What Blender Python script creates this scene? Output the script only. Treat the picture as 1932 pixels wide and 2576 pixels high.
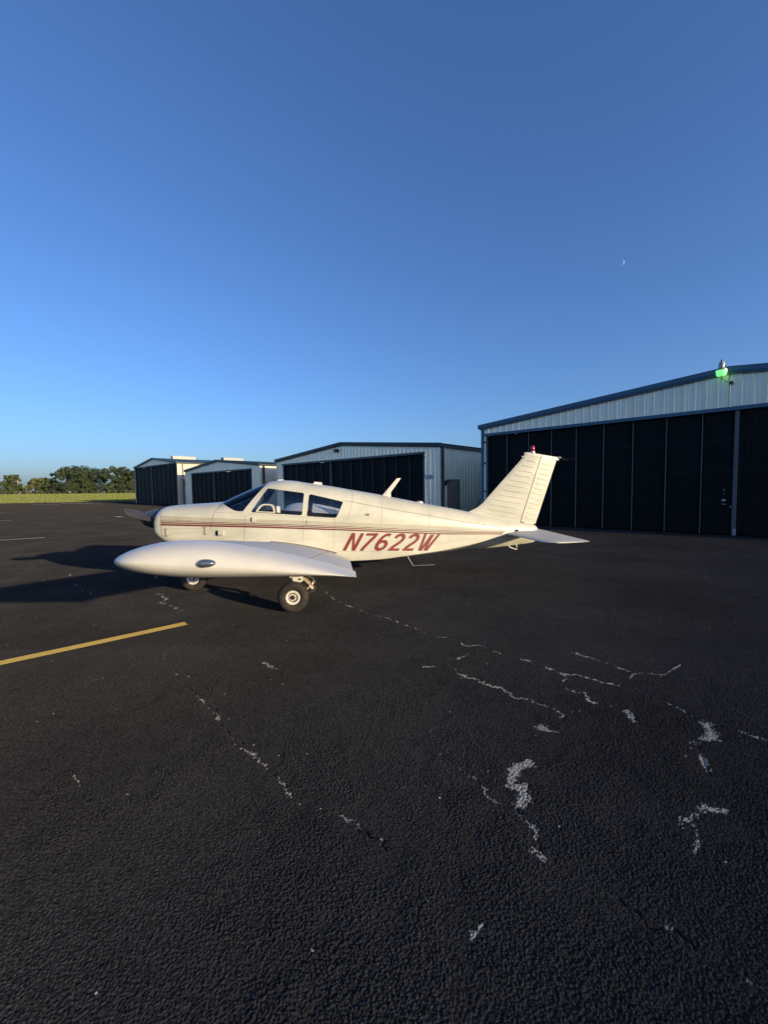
import bpy, bmesh, math, random
import numpy as np
from mathutils import Vector, Matrix

for o in list(bpy.data.objects):
    bpy.data.objects.remove(o, do_unlink=True)
SC = bpy.context.scene
COL = SC.collection
R = math.radians

# ------------------------------------------------------------------ camera
CAM_H, PITCH, ROLL, FPX = 1.745, 0.0566, 0.013, 1042.0
fwd = Vector((0, math.cos(PITCH), -math.sin(PITCH)))
upv = Vector((0, math.sin(PITCH), math.cos(PITCH)))
rtv = Vector((1, 0, 0))
rt2 = rtv * math.cos(ROLL) - upv * math.sin(ROLL)
up2 = rtv * math.sin(ROLL) + upv * math.cos(ROLL)
cd = bpy.data.cameras.new('camera')
cam = bpy.data.objects.new('camera', cd)
COL.objects.link(cam)
m = Matrix.Identity(4)
for i in range(3):
    m[i][0], m[i][1], m[i][2] = rt2[i], up2[i], -fwd[i]
m[2][3] = CAM_H
cam.matrix_world = m
cd.sensor_fit = 'VERTICAL'
cd.sensor_height = 24.0
cd.lens = 24.0 * FPX / 2576.0
cd.clip_start, cd.clip_end = 0.05, 20000
SC.camera = cam

# ------------------------------------------------------------------ light
SUN_AZ = Vector((0.789, -0.614, 0)).normalized()
SUN_EL = R(10.9)
world = bpy.data.worlds.new('World')
SC.world = world
world.use_nodes = True
wn = world.node_tree.nodes
wl = world.node_tree.links
wn.clear()
sky = wn.new('ShaderNodeTexSky')
sky.sky_type = 'NISHITA'
sky.sun_disc = False
sky.sun_elevation = SUN_EL
sky.sun_rotation = math.atan2(SUN_AZ.x, SUN_AZ.y)
sky.altitude = 50
sky.air_density = 1.0
sky.dust_density = 1.5
sky.ozone_density = 4.6
bg = wn.new('ShaderNodeBackground')
bg.inputs['Strength'].default_value = 0.150
wo = wn.new('ShaderNodeOutputWorld')
gam = wn.new('ShaderNodeGamma')
gam.inputs['Gamma'].default_value = 0.93
tint = wn.new('ShaderNodeMix')
tint.data_type, tint.blend_type = 'RGBA', 'MULTIPLY'
tint.inputs['Factor'].default_value = 1.0
tint.inputs['B'].default_value = (0.88, 0.95, 1.17, 1)
wl.new(sky.outputs[0], gam.inputs['Color'])
wl.new(gam.outputs[0], tint.inputs['A'])
wl.new(tint.outputs['Result'], bg.inputs[0])
wl.new(bg.outputs[0], wo.inputs[0])
ld = bpy.data.lights.new('sun', 'SUN')
ld.energy = 4.2
ld.angle = R(0.53)
ld.color = (1.0, 0.79, 0.50)
sun = bpy.data.objects.new('sun', ld)
COL.objects.link(sun)
tosun = Vector((SUN_AZ.x * math.cos(SUN_EL), SUN_AZ.y * math.cos(SUN_EL), math.sin(SUN_EL)))
sun.rotation_euler = tosun.to_track_quat('Z', 'Y').to_euler()
sun.location = tosun * 60
vs = SC.view_settings
vs.view_transform = 'Standard'
vs.look = 'None'
vs.exposure = 0.5
vs.gamma = 1.0
vs.use_curve_mapping = False

# ------------------------------------------------------------------ materials
def mat(name, col, rough=0.6, metal=0.0, spec=0.5, coat=0.0, var=0.0, vscale=3.0, bump=0.0, bscale=200.0,
        streak=0.0, emit=None, estr=0.0, stretch=(1, 1, 1)):
    m = bpy.data.materials.new(name)
    m.use_nodes = True
    nt = m.node_tree
    b = nt.nodes['Principled BSDF']
    b.inputs['Base Color'].default_value = (*col, 1)
    b.inputs['Roughness'].default_value = rough
    b.inputs['Metallic'].default_value = metal
    b.inputs['Specular IOR Level'].default_value = spec
    b.inputs['Coat Weight'].default_value = coat
    b.inputs['Coat Roughness'].default_value = 0.15
    if emit:
        b.inputs['Emission Color'].default_value = (*emit, 1)
        b.inputs['Emission Strength'].default_value = estr
    tc = nt.nodes.new('ShaderNodeTexCoord')
    mp = nt.nodes.new('ShaderNodeMapping')
    mp.inputs['Scale'].default_value = stretch
    nt.links.new(tc.outputs['Object'], mp.inputs[0])
    if var > 0:
        n = nt.nodes.new('ShaderNodeTexNoise')
        n.inputs['Scale'].default_value = vscale
        n.inputs['Detail'].default_value = 6
        n.inputs['Roughness'].default_value = 0.6
        nt.links.new(mp.outputs[0], n.inputs['Vector'])
        cr = nt.nodes.new('ShaderNodeValToRGB')
        cr.color_ramp.elements[0].position = 0.3
        cr.color_ramp.elements[1].position = 0.7
        cr.color_ramp.elements[0].color = (*[c * (1 - var) for c in col], 1)
        cr.color_ramp.elements[1].color = (*[min(1, c * (1 + var * 0.6)) for c in col], 1)
        nt.links.new(n.outputs['Fac'], cr.inputs[0])
        nt.links.new(cr.outputs[0], b.inputs['Base Color'])
    if bump > 0:
        n2 = nt.nodes.new('ShaderNodeTexNoise')
        n2.inputs['Scale'].default_value = bscale
        n2.inputs['Detail'].default_value = 3
        nt.links.new(mp.outputs[0], n2.inputs['Vector'])
        bp = nt.nodes.new('ShaderNodeBump')
        bp.inputs['Strength'].default_value = 1.0
        bp.inputs['Distance'].default_value = bump
        nt.links.new(n2.outputs['Fac'], bp.inputs['Height'])
        nt.links.new(bp.outputs[0], b.inputs['Normal'])
    return m

def asphalt(name='asphalt', relief=0.0075, cell=0.58, tone=0.76, chalk=False):
    m = bpy.data.materials.new(name)
    m.use_nodes = True
    nt = m.node_tree
    N, L = nt.nodes, nt.links
    N.remove(N['Principled BSDF'])
    b = N.new('ShaderNodeBsdfDiffuse')
    b.inputs['Roughness'].default_value = 1.0
    L.new(b.outputs[0], N['Material Output'].inputs[0])
    tc = N.new('ShaderNodeTexCoord')
    def noise(s, d=4, r=0.55):
        n = N.new('ShaderNodeTexNoise')
        n.inputs['Scale'].default_value = s
        n.inputs['Detail'].default_value = d
        n.inputs['Roughness'].default_value = r
        L.new(tc.outputs['Object'], n.inputs['Vector'])
        return n
    big, mid, fine = noise(0.55, 3), noise(6.0, 2), noise(150, 2)
    cr = N.new('ShaderNodeValToRGB')
    e = cr.color_ramp.elements
    e[0].position, e[0].color = 0.30, (0.0445 * tone, 0.0432 * tone, 0.0425 * tone, 1)
    e[1].position, e[1].color = 0.72, (0.066 * tone, 0.0635 * tone, 0.0615 * tone, 1)
    mx = N.new('ShaderNodeMath'); mx.operation = 'MULTIPLY_ADD'
    L.new(mid.outputs['Fac'], mx.inputs[0]); mx.inputs[1].default_value = 0.35
    L.new(big.outputs['Fac'], mx.inputs[2])
    sb = N.new('ShaderNodeMath'); sb.operation = 'SUBTRACT'
    L.new(mx.outputs[0], sb.inputs[0]); sb.inputs[1].default_value = 0.17
    L.new(sb.outputs[0], cr.inputs[0])
    # pale flecks of bare aggregate
    vo = N.new('ShaderNodeTexVoronoi'); vo.inputs['Scale'].default_value = 55
    L.new(tc.outputs['Object'], vo.inputs['Vector'])
    sp = N.new('ShaderNodeSeparateColor'); L.new(vo.outputs['Color'], sp.inputs[0])
    g1 = N.new('ShaderNodeMath'); g1.operation = 'GREATER_THAN'; g1.inputs[1].default_value = 0.9988
    L.new(sp.outputs[0], g1.inputs[0])
    g2 = N.new('ShaderNodeMath'); g2.operation = 'LESS_THAN'; g2.inputs[1].default_value = 0.33
    L.new(vo.outputs['Distance'], g2.inputs[0])
    g3 = N.new('ShaderNodeMath'); g3.operation = 'MULTIPLY'
    L.new(g1.outputs[0], g3.inputs[0]); L.new(g2.outputs[0], g3.inputs[1])
    mc = N.new('ShaderNodeMix'); mc.data_type = 'RGBA'
    L.new(g3.outputs[0], mc.inputs['Factor'])
    L.new(cr.outputs[0], mc.inputs['A'])
    mc.inputs['B'].default_value = (0.42, 0.40, 0.37, 1)
    # coarse sealed grain
    v2 = N.new('ShaderNodeTexVoronoi'); v2.inputs['Scale'].default_value = 76
    L.new(tc.outputs['Object'], v2.inputs['Vector'])
    inv = N.new('ShaderNodeMath'); inv.operation = 'MULTIPLY'; inv.inputs[1].default_value = -0.8
    L.new(v2.outputs['Distance'], inv.inputs[0])
    ad = N.new('ShaderNodeMath'); ad.operation = 'MULTIPLY_ADD'; ad.inputs[1].default_value = 0.9
    L.new(fine.outputs['Fac'], ad.inputs[0]); L.new(inv.outputs[0], ad.inputs[2])
    # rubbed smoother in places
    am = N.new('ShaderNodeMapRange'); am.inputs['From Min'].default_value = 0.35; am.inputs['From Max'].default_value = 0.6
    am.inputs['To Min'].default_value = 0.55; am.inputs['To Max'].default_value = 1.0
    L.new(noise(1.3, 1).outputs['Fac'], am.inputs['Value'])
    ml = N.new('ShaderNodeMath'); ml.operation = 'MULTIPLY'
    L.new(ad.outputs[0], ml.inputs[0]); L.new(am.outputs[0], ml.inputs[1])
    # binder between the stones is darker than the stones
    dk = N.new('ShaderNodeMapRange'); dk.inputs['From Min'].default_value = 0.15; dk.inputs['From Max'].default_value = 0.75
    dk.inputs['To Min'].default_value = 1.25; dk.inputs['To Max'].default_value = cell
    L.new(v2.outputs['Distance'], dk.inputs['Value'])
    cm = N.new('ShaderNodeMix'); cm.data_type = 'RGBA'; cm.blend_type = 'MULTIPLY'; cm.inputs['Factor'].default_value = 1.0
    cb = N.new('ShaderNodeCombineColor')
    for i in range(3): L.new(dk.outputs[0], cb.inputs[i])
    L.new(mc.outputs['Result'], cm.inputs['A']); L.new(cb.outputs[0], cm.inputs['B'])
    if chalk:      # stones dusted with pale crack filling
        at = N.new('ShaderNodeAttribute'); at.attribute_name = 'chalk'
        ck = N.new('ShaderNodeMix'); ck.data_type = 'RGBA'
        L.new(at.outputs['Fac'], ck.inputs['Factor']); L.new(cm.outputs['Result'], ck.inputs['A'])
        ck.inputs['B'].default_value = (0.50, 0.475, 0.42, 1)
        L.new(ck.outputs['Result'], b.inputs['Color'])
    else:
        L.new(cm.outputs['Result'], b.inputs['Color'])
    bp = N.new('ShaderNodeBump'); bp.inputs['Strength'].default_value = 1.0; bp.inputs['Distance'].default_value = relief
    L.new(ml.outputs[0], bp.inputs['Height'])
    b2 = N.new('ShaderNodeBump'); b2.inputs['Strength'].default_value = 0.3; b2.inputs['Distance'].default_value = 0.006
    L.new(mid.outputs['Fac'], b2.inputs['Height'])
    L.new(b2.outputs[0], bp.inputs['Normal'])
    L.new(bp.outputs[0], b.inputs['Normal'])
    return m

def speckle(name, col, lo, hi, scale=70, rough=0.85, edge=True, big=9.0):
    """worn deposit: opaque flecks that thin out to the border of its strip (uv.x runs 0..1 across)"""
    m = bpy.data.materials.new(name)
    m.use_nodes = True
    nt = m.node_tree
    N, L = nt.nodes, nt.links
    b = N['Principled BSDF']
    b.inputs['Base Color'].default_value = (*col, 1)
    b.inputs['Roughness'].default_value = rough
    tc = N.new('ShaderNodeTexCoord')
    n = N.new('ShaderNodeTexNoise'); n.inputs['Scale'].default_value = scale; n.inputs['Detail'].default_value = 4
    n.inputs['Roughness'].default_value = 0.7
    n2 = N.new('ShaderNodeTexNoise'); n2.inputs['Scale'].default_value = big; n2.inputs['Detail'].default_value = 3
    L.new(tc.outputs['Object'], n.inputs['Vector']); L.new(tc.outputs['Object'], n2.inputs['Vector'])
    s = N.new('ShaderNodeMath'); s.operation = 'ADD'
    L.new(n.outputs['Fac'], s.inputs[0]); L.new(n2.outputs['Fac'], s.inputs[1])
    sep = N.new('ShaderNodeSeparateXYZ'); L.new(tc.outputs['UV'], sep.inputs[0])
    a = N.new('ShaderNodeMath'); a.operation = 'SUBTRACT'; L.new(sep.outputs[0], a.inputs[0]); a.inputs[1].default_value = 0.5
    ab = N.new('ShaderNodeMath'); ab.operation = 'ABSOLUTE'; L.new(a.outputs[0], ab.inputs[0])
    pw = N.new('ShaderNodeMath'); pw.operation = 'MULTIPLY'; L.new(ab.outputs[0], pw.inputs[0]); pw.inputs[1].default_value = 0.9 if edge else 0.1
    su = N.new('ShaderNodeMath'); su.operation = 'SUBTRACT'; L.new(s.outputs[0], su.inputs[0]); L.new(pw.outputs[0], su.inputs[1])
    mr = N.new('ShaderNodeMapRange'); mr.inputs['From Min'].default_value = lo; mr.inputs['From Max'].default_value = hi
    L.new(su.outputs[0], mr.inputs['Value'])
    L.new(mr.outputs[0], b.inputs['Alpha'])
    bp = N.new('ShaderNodeBump'); bp.inputs['Distance'].default_value = 0.010
    L.new(n.outputs['Fac'], bp.inputs['Height']); L.new(bp.outputs[0], b.inputs['Normal'])
    return m

def glass(name, tint, rough=0.02, clear=0.9):
    m = bpy.data.materials.new(name)
    m.use_nodes = True
    nt = m.node_tree
    N, L = nt.nodes, nt.links
    N.remove(N['Principled BSDF'])
    out = N['Material Output']
    tr = N.new('ShaderNodeBsdfTransparent'); tr.inputs[0].default_value = (*tint, 1)
    gl = N.new('ShaderNodeBsdfGlossy'); gl.inputs['Roughness'].default_value = rough
    fr = N.new('ShaderNodeFresnel'); fr.inputs[0].default_value = 1.5
    mx = N.new('ShaderNodeMixShader')
    L.new(fr.outputs[0], mx.inputs[0]); L.new(tr.outputs[0], mx.inputs[1]); L.new(gl.outputs[0], mx.inputs[2])
    L.new(mx.outputs[0], out.inputs[0])
    return m

M = {}
M['asphalt'] = asphalt()
M['asphalt_near'] = asphalt('asphalt_stones', 0.0012, 0.58, 0.70, True)
M['grass'] = mat('mown_grass', (0.20, 0.185, 0.05), 0.9, var=0.4, vscale=0.25, bump=0.06, bscale=6, stretch=(0.35, 1.6, 1))
M['yellow'] = speckle('yellow_line_paint', (0.98, 0.60, 0.10), 0.30, 0.48, 110, edge=False, big=3.0)
M['whiteline'] = speckle('worn_white_line_paint', (0.62, 0.56, 0.46), 0.62, 0.9, 60, edge=False, big=3.0)
M['chalk'] = speckle('pale_crack_filling', (0.52, 0.49, 0.43), 0.95, 1.09, 110, big=7)
M['chalk_patch'] = speckle('pale_chalky_patch', (0.56, 0.53, 0.46), 0.66, 0.92, 150, big=16)
M['chalk_faint'] = speckle('faint_crack_filling', (0.36, 0.33, 0.29), 1.0, 1.22, 110)
M['chalk_line'] = speckle('thin_pale_crack_line', (0.50, 0.47, 0.41), 0.86, 1.0, 60, big=6)
M['tar'] = speckle('dark_crack', (0.016, 0.015, 0.015), 0.80, 1.05, 90)
M['paint'] = mat('cream_white_aircraft_paint', (0.55, 0.535, 0.425), 0.38, coat=0.4, var=0.17, vscale=1.9, stretch=(1, 1, 2.2))
M['paint_top'] = mat('white_fairing_paint', (0.64, 0.615, 0.535), 0.42, coat=0.2, var=0.10, vscale=4)
M['paint_dull'] = mat('chalky_wing_paint', (0.56, 0.54, 0.475), 0.6, var=0.14, vscale=5, stretch=(1, 6, 1))
M['maroon'] = mat('maroon_stripe_paint', (0.13, 0.014, 0.014), 0.4, coat=0.2)
M['pinstripe'] = mat('tan_pinstripe', (0.30, 0.25, 0.17), 0.5)
M['brown'] = mat('dark_brown_pinstripe', (0.085, 0.035, 0.024), 0.5)
M['letter'] = mat('red_registration_paint', (0.205, 0.022, 0.019), 0.45, coat=0.2, var=0.08, vscale=6)
M['seam'] = mat('panel_gap_dirt', (0.20, 0.17, 0.125), 0.8)
M['seam_soft'] = mat('lapped_skin_edge', (0.38, 0.335, 0.26), 0.7)
M['black'] = mat('matt_black', (0.012, 0.012, 0.013), 0.6)
M['interior'] = mat('grey_cabin_lining', (0.13, 0.13, 0.135), 0.85)
M['seatblue'] = mat('blue_seat_cloth', (0.10, 0.17, 0.34), 0.8)
M['piping'] = mat('white_piping', (0.7, 0.7, 0.68), 0.6)
M['glass'] = glass('clear_cabin_glass', (0.95, 0.965, 0.975))
M['windshield'] = glass('tinted_windshield', (0.86, 0.89, 0.92))
M['lens'] = glass('clear_lens', (0.9, 0.93, 0.95))
M['lamp_glass'] = mat('clear_lamp_glass', (0.30, 0.31, 0.32), 0.07, metal=0.8, coat=1.0)
M['chrome'] = mat('polished_metal', (0.60, 0.60, 0.58), 0.28, metal=1.0)
M['spinner'] = mat('dark_polished_spinner', (0.12, 0.125, 0.14), 0.22, metal=0.6)
M['blade'] = mat('scuffed_grey_blade', (0.048, 0.045, 0.049), 0.55, metal=0.0, var=0.35, vscale=9, bump=0.001, bscale=60)
M['rubber'] = mat('dusty_tyre_rubber', (0.031, 0.024, 0.019), 0.85, var=0.5, vscale=9, bump=0.002, bscale=60)
M['rim'] = mat('white_wheel_paint', (0.66, 0.62, 0.54), 0.55, var=0.15, vscale=30)
M['hub'] = mat('greasy_hub_metal', (0.07, 0.065, 0.058), 0.4, metal=0.6, var=0.3, vscale=40)
M['rust'] = mat('tan_torque_link', (0.42, 0.30, 0.20), 0.6, var=0.2, vscale=30)
M['hose'] = mat('grey_hose', (0.12, 0.12, 0.115), 0.6)
M['red_glass'] = mat('red_beacon_glass', (0.35, 0.006, 0.008), 0.12, coat=0.6)
M['wall'] = mat('pale_grey_sheet_metal', (0.95, 0.855, 0.69), 0.36, metal=0.55, spec=0.5, var=0.08, vscale=0.8, stretch=(3, 3, 0.6))
M['wall_far'] = mat('cream_sheet_metal', (0.62, 0.57, 0.46), 0.5, spec=0.4, var=0.10, vscale=0.6, stretch=(3, 3, 0.4))
M['vent'] = mat('weathered_vent_metal', (0.43, 0.41, 0.36), 0.5, var=0.1, vscale=2)
M['door_edge'] = mat('door_girt_edge', (0.011, 0.0135, 0.0145), 0.6)
M['door'] = mat('dark_green_door_sheet', (0.0050, 0.0075, 0.0082), 0.5, spec=0.14, var=0.25, vscale=1.0, stretch=(2, 2, 0.3))
M['post'] = mat('grey_door_post', (0.11, 0.12, 0.123), 0.5, var=0.12, vscale=4)
M['post_dim'] = mat('dim_door_seam', (0.045, 0.052, 0.056), 0.6)
M['blue'] = mat('blue_trim', (0.060, 0.140, 0.215), 0.4, var=0.1, vscale=2)
M['green'] = mat('dark_green_trim', (0.020, 0.040, 0.042), 0.4, var=0.12, vscale=2)
M['roof'] = mat('grey_green_roof_sheet', (0.10, 0.16, 0.14), 0.45, var=0.1, vscale=1)
M['mandoor'] = mat('brown_grey_door', (0.27, 0.205, 0.15), 0.6, var=0.1, vscale=3)
M['concrete'] = mat('concrete_sill', (0.035, 0.034, 0.032), 0.9, var=0.2, vscale=5)
M['galv'] = mat('galvanised_metal', (0.36, 0.36, 0.36), 0.45, metal=0.4, var=0.12, vscale=12)
M['greenlamp'] = mat('glowing_green_lens', (0.20, 0.7, 0.25), 0.4, emit=(0.22, 1.0, 0.27), estr=0.72)
M['bark'] = mat('bark', (0.075, 0.058, 0.042), 0.9, var=0.3, vscale=3)
M['pole'] = mat('weathered_pole', (0.38, 0.34, 0.28), 0.8, var=0.2, vscale=5)
M['fence'] = mat('weathered_fence_steel', (0.20, 0.19, 0.165), 0.6)
M['moon'] = mat('moon_glow', (0.012, 0.013, 0.015), 1.0, emit=(0.16, 0.25, 0.45), estr=1.0)  # near-black base; the emission stands in for sunlight on the moon
def leafmat(name, c, c2):
    m = mat(name, c, 0.65, spec=0.25, var=0.0)
    nt = m.node_tree
    b = nt.nodes['Principled BSDF']
    g = nt.nodes.new('ShaderNodeNewGeometry')
    cr = nt.nodes.new('ShaderNodeValToRGB')
    cr.color_ramp.elements[0].color = (*c, 1); cr.color_ramp.elements[1].color = (*c2, 1)
    nt.links.new(g.outputs['Random Per Island'], cr.inputs[0])
    nt.links.new(cr.outputs[0], b.inputs['Base Color'])
    return m
M['blade_grass'] = leafmat('sunlit_grass_blades', (0.145, 0.172, 0.042), (0.20, 0.218, 0.060))
M['leaf_dark'] = leafmat('dark_green_leaves', (0.028, 0.045, 0.021), (0.062, 0.082, 0.036))
M['leaf_mid'] = leafmat('mid_green_leaves', (0.045, 0.066, 0.024), (0.092, 0.112, 0.042))
M['leaf_yellow'] = leafmat('yellowing_leaves', (0.085, 0.090, 0.026), (0.16, 0.145, 0.045))

# ------------------------------------------------------------------ helpers
def link(o, parent=None):
    COL.objects.link(o)
    if parent is not None:
        o.parent = parent
    return o

def obj(name, verts, faces, material, parent=None, smooth=False, angle=None, uvs=None):
    me = bpy.data.meshes.new(name)
    me.from_pydata([tuple(v) for v in verts], [], faces)
    if material is not None:
        for mm in (material if isinstance(material, (list, tuple)) else [material]):
            me.materials.append(M[mm])
    me.validate()
    if uvs is not None:
        uvl = me.uv_layers.new(name='UVMap')
        for lp in me.loops:
            uvl.data[lp.index].uv = uvs[lp.vertex_index]
    bm = bmesh.new(); bm.from_mesh(me)
    bmesh.ops.recalc_face_normals(bm, faces=bm.faces)
    bm.to_mesh(me); bm.free()
    if smooth:
        me.polygons.foreach_set('use_smooth', [True] * len(me.polygons))
        if angle:
            me.set_sharp_from_angle(angle=R(angle))
    o = bpy.data.objects.new(name, me)
    return link(o, parent)

class MB:
    """collects shapes that make up ONE part"""
    def __init__(s): s.v, s.f = [], []
    def add(s, v, f):
        n = len(s.v); s.v += [tuple(p) for p in v]; s.f += [tuple(i + n for i in q) for q in f]; return s
    def box(s, x0, x1, y0, y1, z0, z1):
        return s.add([(x0, y0, z0), (x1, y0, z0), (x1, y1, z0), (x0, y1, z0), (x0, y0, z1), (x1, y0, z1), (x1, y1, z1), (x0, y1, z1)],
                     [(0, 3, 2, 1), (4, 5, 6, 7), (0, 1, 5, 4), (1, 2, 6, 5), (2, 3, 7, 6), (3, 0, 4, 7)])
    def bbox(s, x0, x1, y0, y1, z0, z1, c=0.01):
        bm = bmesh.new()
        bmesh.ops.create_cube(bm, size=1)
        for v in bm.verts:
            v.co = ((x0 + x1) / 2 + v.co.x * (x1 - x0), (y0 + y1) / 2 + v.co.y * (y1 - y0), (z0 + z1) / 2 + v.co.z * (z1 - z0))
        bmesh.ops.bevel(bm, geom=bm.edges[:], offset=c, segments=2, affect='EDGES', profile=0.5)
        bm.verts.index_update()
        s.add([v.co.copy() for v in bm.verts], [[v.index for v in f.verts] for f in bm.faces]); bm.free(); return s
    def tube(s, pts, rad, n=8, cap=True):
        pts = [Vector(p) for p in pts]
        rads = rad if isinstance(rad, (list, tuple)) else [rad] * len(pts)
        base = len(s.v)
        for i, p in enumerate(pts):
            t = (pts[min(i + 1, len(pts) - 1)] - pts[max(i - 1, 0)]).normalized()
            a = t.orthogonal().normalized() if abs(t.z) > 0.95 else t.cross(Vector((0, 0, 1))).normalized()
            b = t.cross(a).normalized()
            for k in range(n):
                w = 2 * math.pi * k / n
                s.v.append(tuple(p + (a * math.cos(w) + b * math.sin(w)) * rads[i]))
        for i in range(len(pts) - 1):
            for k in range(n):
                k2 = (k + 1) % n
                s.f.append((base + i * n + k, base + i * n + k2, base + (i + 1) * n + k2, base + (i + 1) * n + k))
        if cap:
            s.f.append(tuple(base + k for k in range(n)))
            s.f.append(tuple(base + (len(pts) - 1) * n + k for k in range(n)))
        return s
    def lathe(s, prof, origin, axis='y', n=40, close=False):
        """prof: (radius, along)"""
        base = len(s.v); o = Vector(origin)
        for r, a in prof:
            for k in range(n):
                w = 2 * math.pi * k / n
                c, q = r * math.cos(w), r * math.sin(w)
                s.v.append(tuple(o + (Vector((c, a, q)) if axis == 'y' else Vector((a, c, q)) if axis == 'x' else Vector((c, q, a)))))
        rows = len(prof)
        for i in range(rows if close else rows - 1):
            j = (i + 1) % rows
            for k in range(n):
                k2 = (k + 1) % n
                s.f.append((base + i * n + k, base + i * n + k2, base + j * n + k2, base + j * n + k))
        if not close:
            if prof[0][0] > 1e-4: s.f.append(tuple(base + k for k in range(n)))
            if prof[-1][0] > 1e-4: s.f.append(tuple(base + (rows - 1) * n + k for k in range(n)))
        return s
    def loft(s, rings, cap0=True, cap1=True):
        base = len(s.v); n = len(rings[0])
        for r in rings: s.v += [tuple(p) for p in r]
        for i in range(len(rings) - 1):
            for k in range(n):
                k2 = (k + 1) % n
                s.f.append((base + i * n + k, base + i * n + k2, base + (i + 1) * n + k2, base + (i + 1) * n + k))
        if cap0: s.f.append(tuple(base + k for k in range(n)))
        if cap1: s.f.append(tuple(base + (len(rings) - 1) * n + k for k in range(n)))
        return s
    def prism(s, poly, y0, y1, plane='xz'):
        def P(a, b, t): return (a, t, b) if plane == 'xz' else (t, a, b) if plane == 'yz' else (a, b, t)
        return s.loft([[P(a, b, y0) for a, b in poly], [P(a, b, y1) for a, b in poly]])
    def build(s, name, material, parent=None, smooth=False, angle=35):
        return obj(name, s.v, s.f, material, parent, smooth, angle if smooth else None)

def tag(o, label, cat, group=None):
    o['label'] = label; o['category'] = cat
    if group: o['group'] = group
    return o
def struct(o, label=None):
    o['kind'] = 'structure'
    if label: o['label'] = label
    return o
def empty(name, loc=(0, 0, 0), rz=0.0, parent=None):
    o = bpy.data.objects.new(name, None)
    o.empty_display_size = 0.2
    o.location = loc; o.rotation_euler = (0, 0, rz)
    return link(o, parent)
def text_mesh(body, size=1.0, shear=0.0, offset=0.0, align='CENTER', space=1.0):
    c = bpy.data.curves.new('lettering', 'FONT')
    c.body = body; c.size = size; c.shear = shear; c.offset = offset; c.align_x = align; c.align_y = 'CENTER'
    c.space_character = space; c.resolution_u = 3; c.fill_mode = 'FRONT'
    o = bpy.data.objects.new('lettering', c); COL.objects.link(o)
    dg = bpy.context.evaluated_depsgraph_get()
    me = bpy.data.meshes.new_from_object(o.evaluated_get(dg))
    v = [tuple(p.co) for p in me.vertices]; f = [tuple(p.vertices) for p in me.polygons]
    bpy.data.objects.remove(o, do_unlink=True); bpy.data.curves.remove(c); bpy.data.meshes.remove(me)
    return v, f
def boolean(a, cutter, op, transfer=False):
    """a: object, returns mesh of a (op) cutter; removes nothing"""
    md = a.modifiers.new('b', 'BOOLEAN'); md.operation = op; md.object = cutter; md.solver = 'EXACT'
    if transfer: md.material_mode = 'TRANSFER'
    bpy.context.view_layer.update()
    dg = bpy.context.evaluated_depsgraph_get()
    me = bpy.data.meshes.new_from_object(a.evaluated_get(dg))
    a.modifiers.clear()
    return me

# ------------------------------------------------------------------ ground
def G(x, y):
    return 0.0055 * min(max(0.0, -0.6 * x + 0.8 * y - 20), 262)
def sheet(name, poly, dz, material, parent=None, cuts=(20, 282)):
    bm = bmesh.new()
    bm.faces.new([bm.verts.new((x, y, 0)) for x, y in poly])
    for c in cuts:
        bmesh.ops.bisect_plane(bm, geom=bm.verts[:] + bm.edges[:] + bm.faces[:], plane_co=(-0.6 * c, 0.8 * c, 0), plane_no=(-0.6, 0.8, 0))
    for v in bm.verts: v.co.z = G(v.co.x, v.co.y) + dz
    bm.verts.index_update()
    o = obj(name, [v.co.copy() for v in bm.verts], [[v.index for v in f.verts] for f in bm.faces], material, parent)
    bm.free()
    return o
grass = struct(sheet('grass_field', [(-6000, -6000), (6000, -6000), (6000, 9000), (-6000, 9000)], -0.03, 'grass'))
tarmac = struct(sheet('tarmac', [(-300, -120), (160, -120), (160, 8), (60, 18), (52, 60), (-2, 74), (-24, 78), (-34.5, 64.5), (-40, 63.8), (-43.5, 62.9),
                                 (-46, 61.2), (-50, 60.0), (-56, 60.2), (-70, 61), (-110, 63), (-300, 70)], 0.0, 'asphalt'))
rng = random.Random(5)
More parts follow.
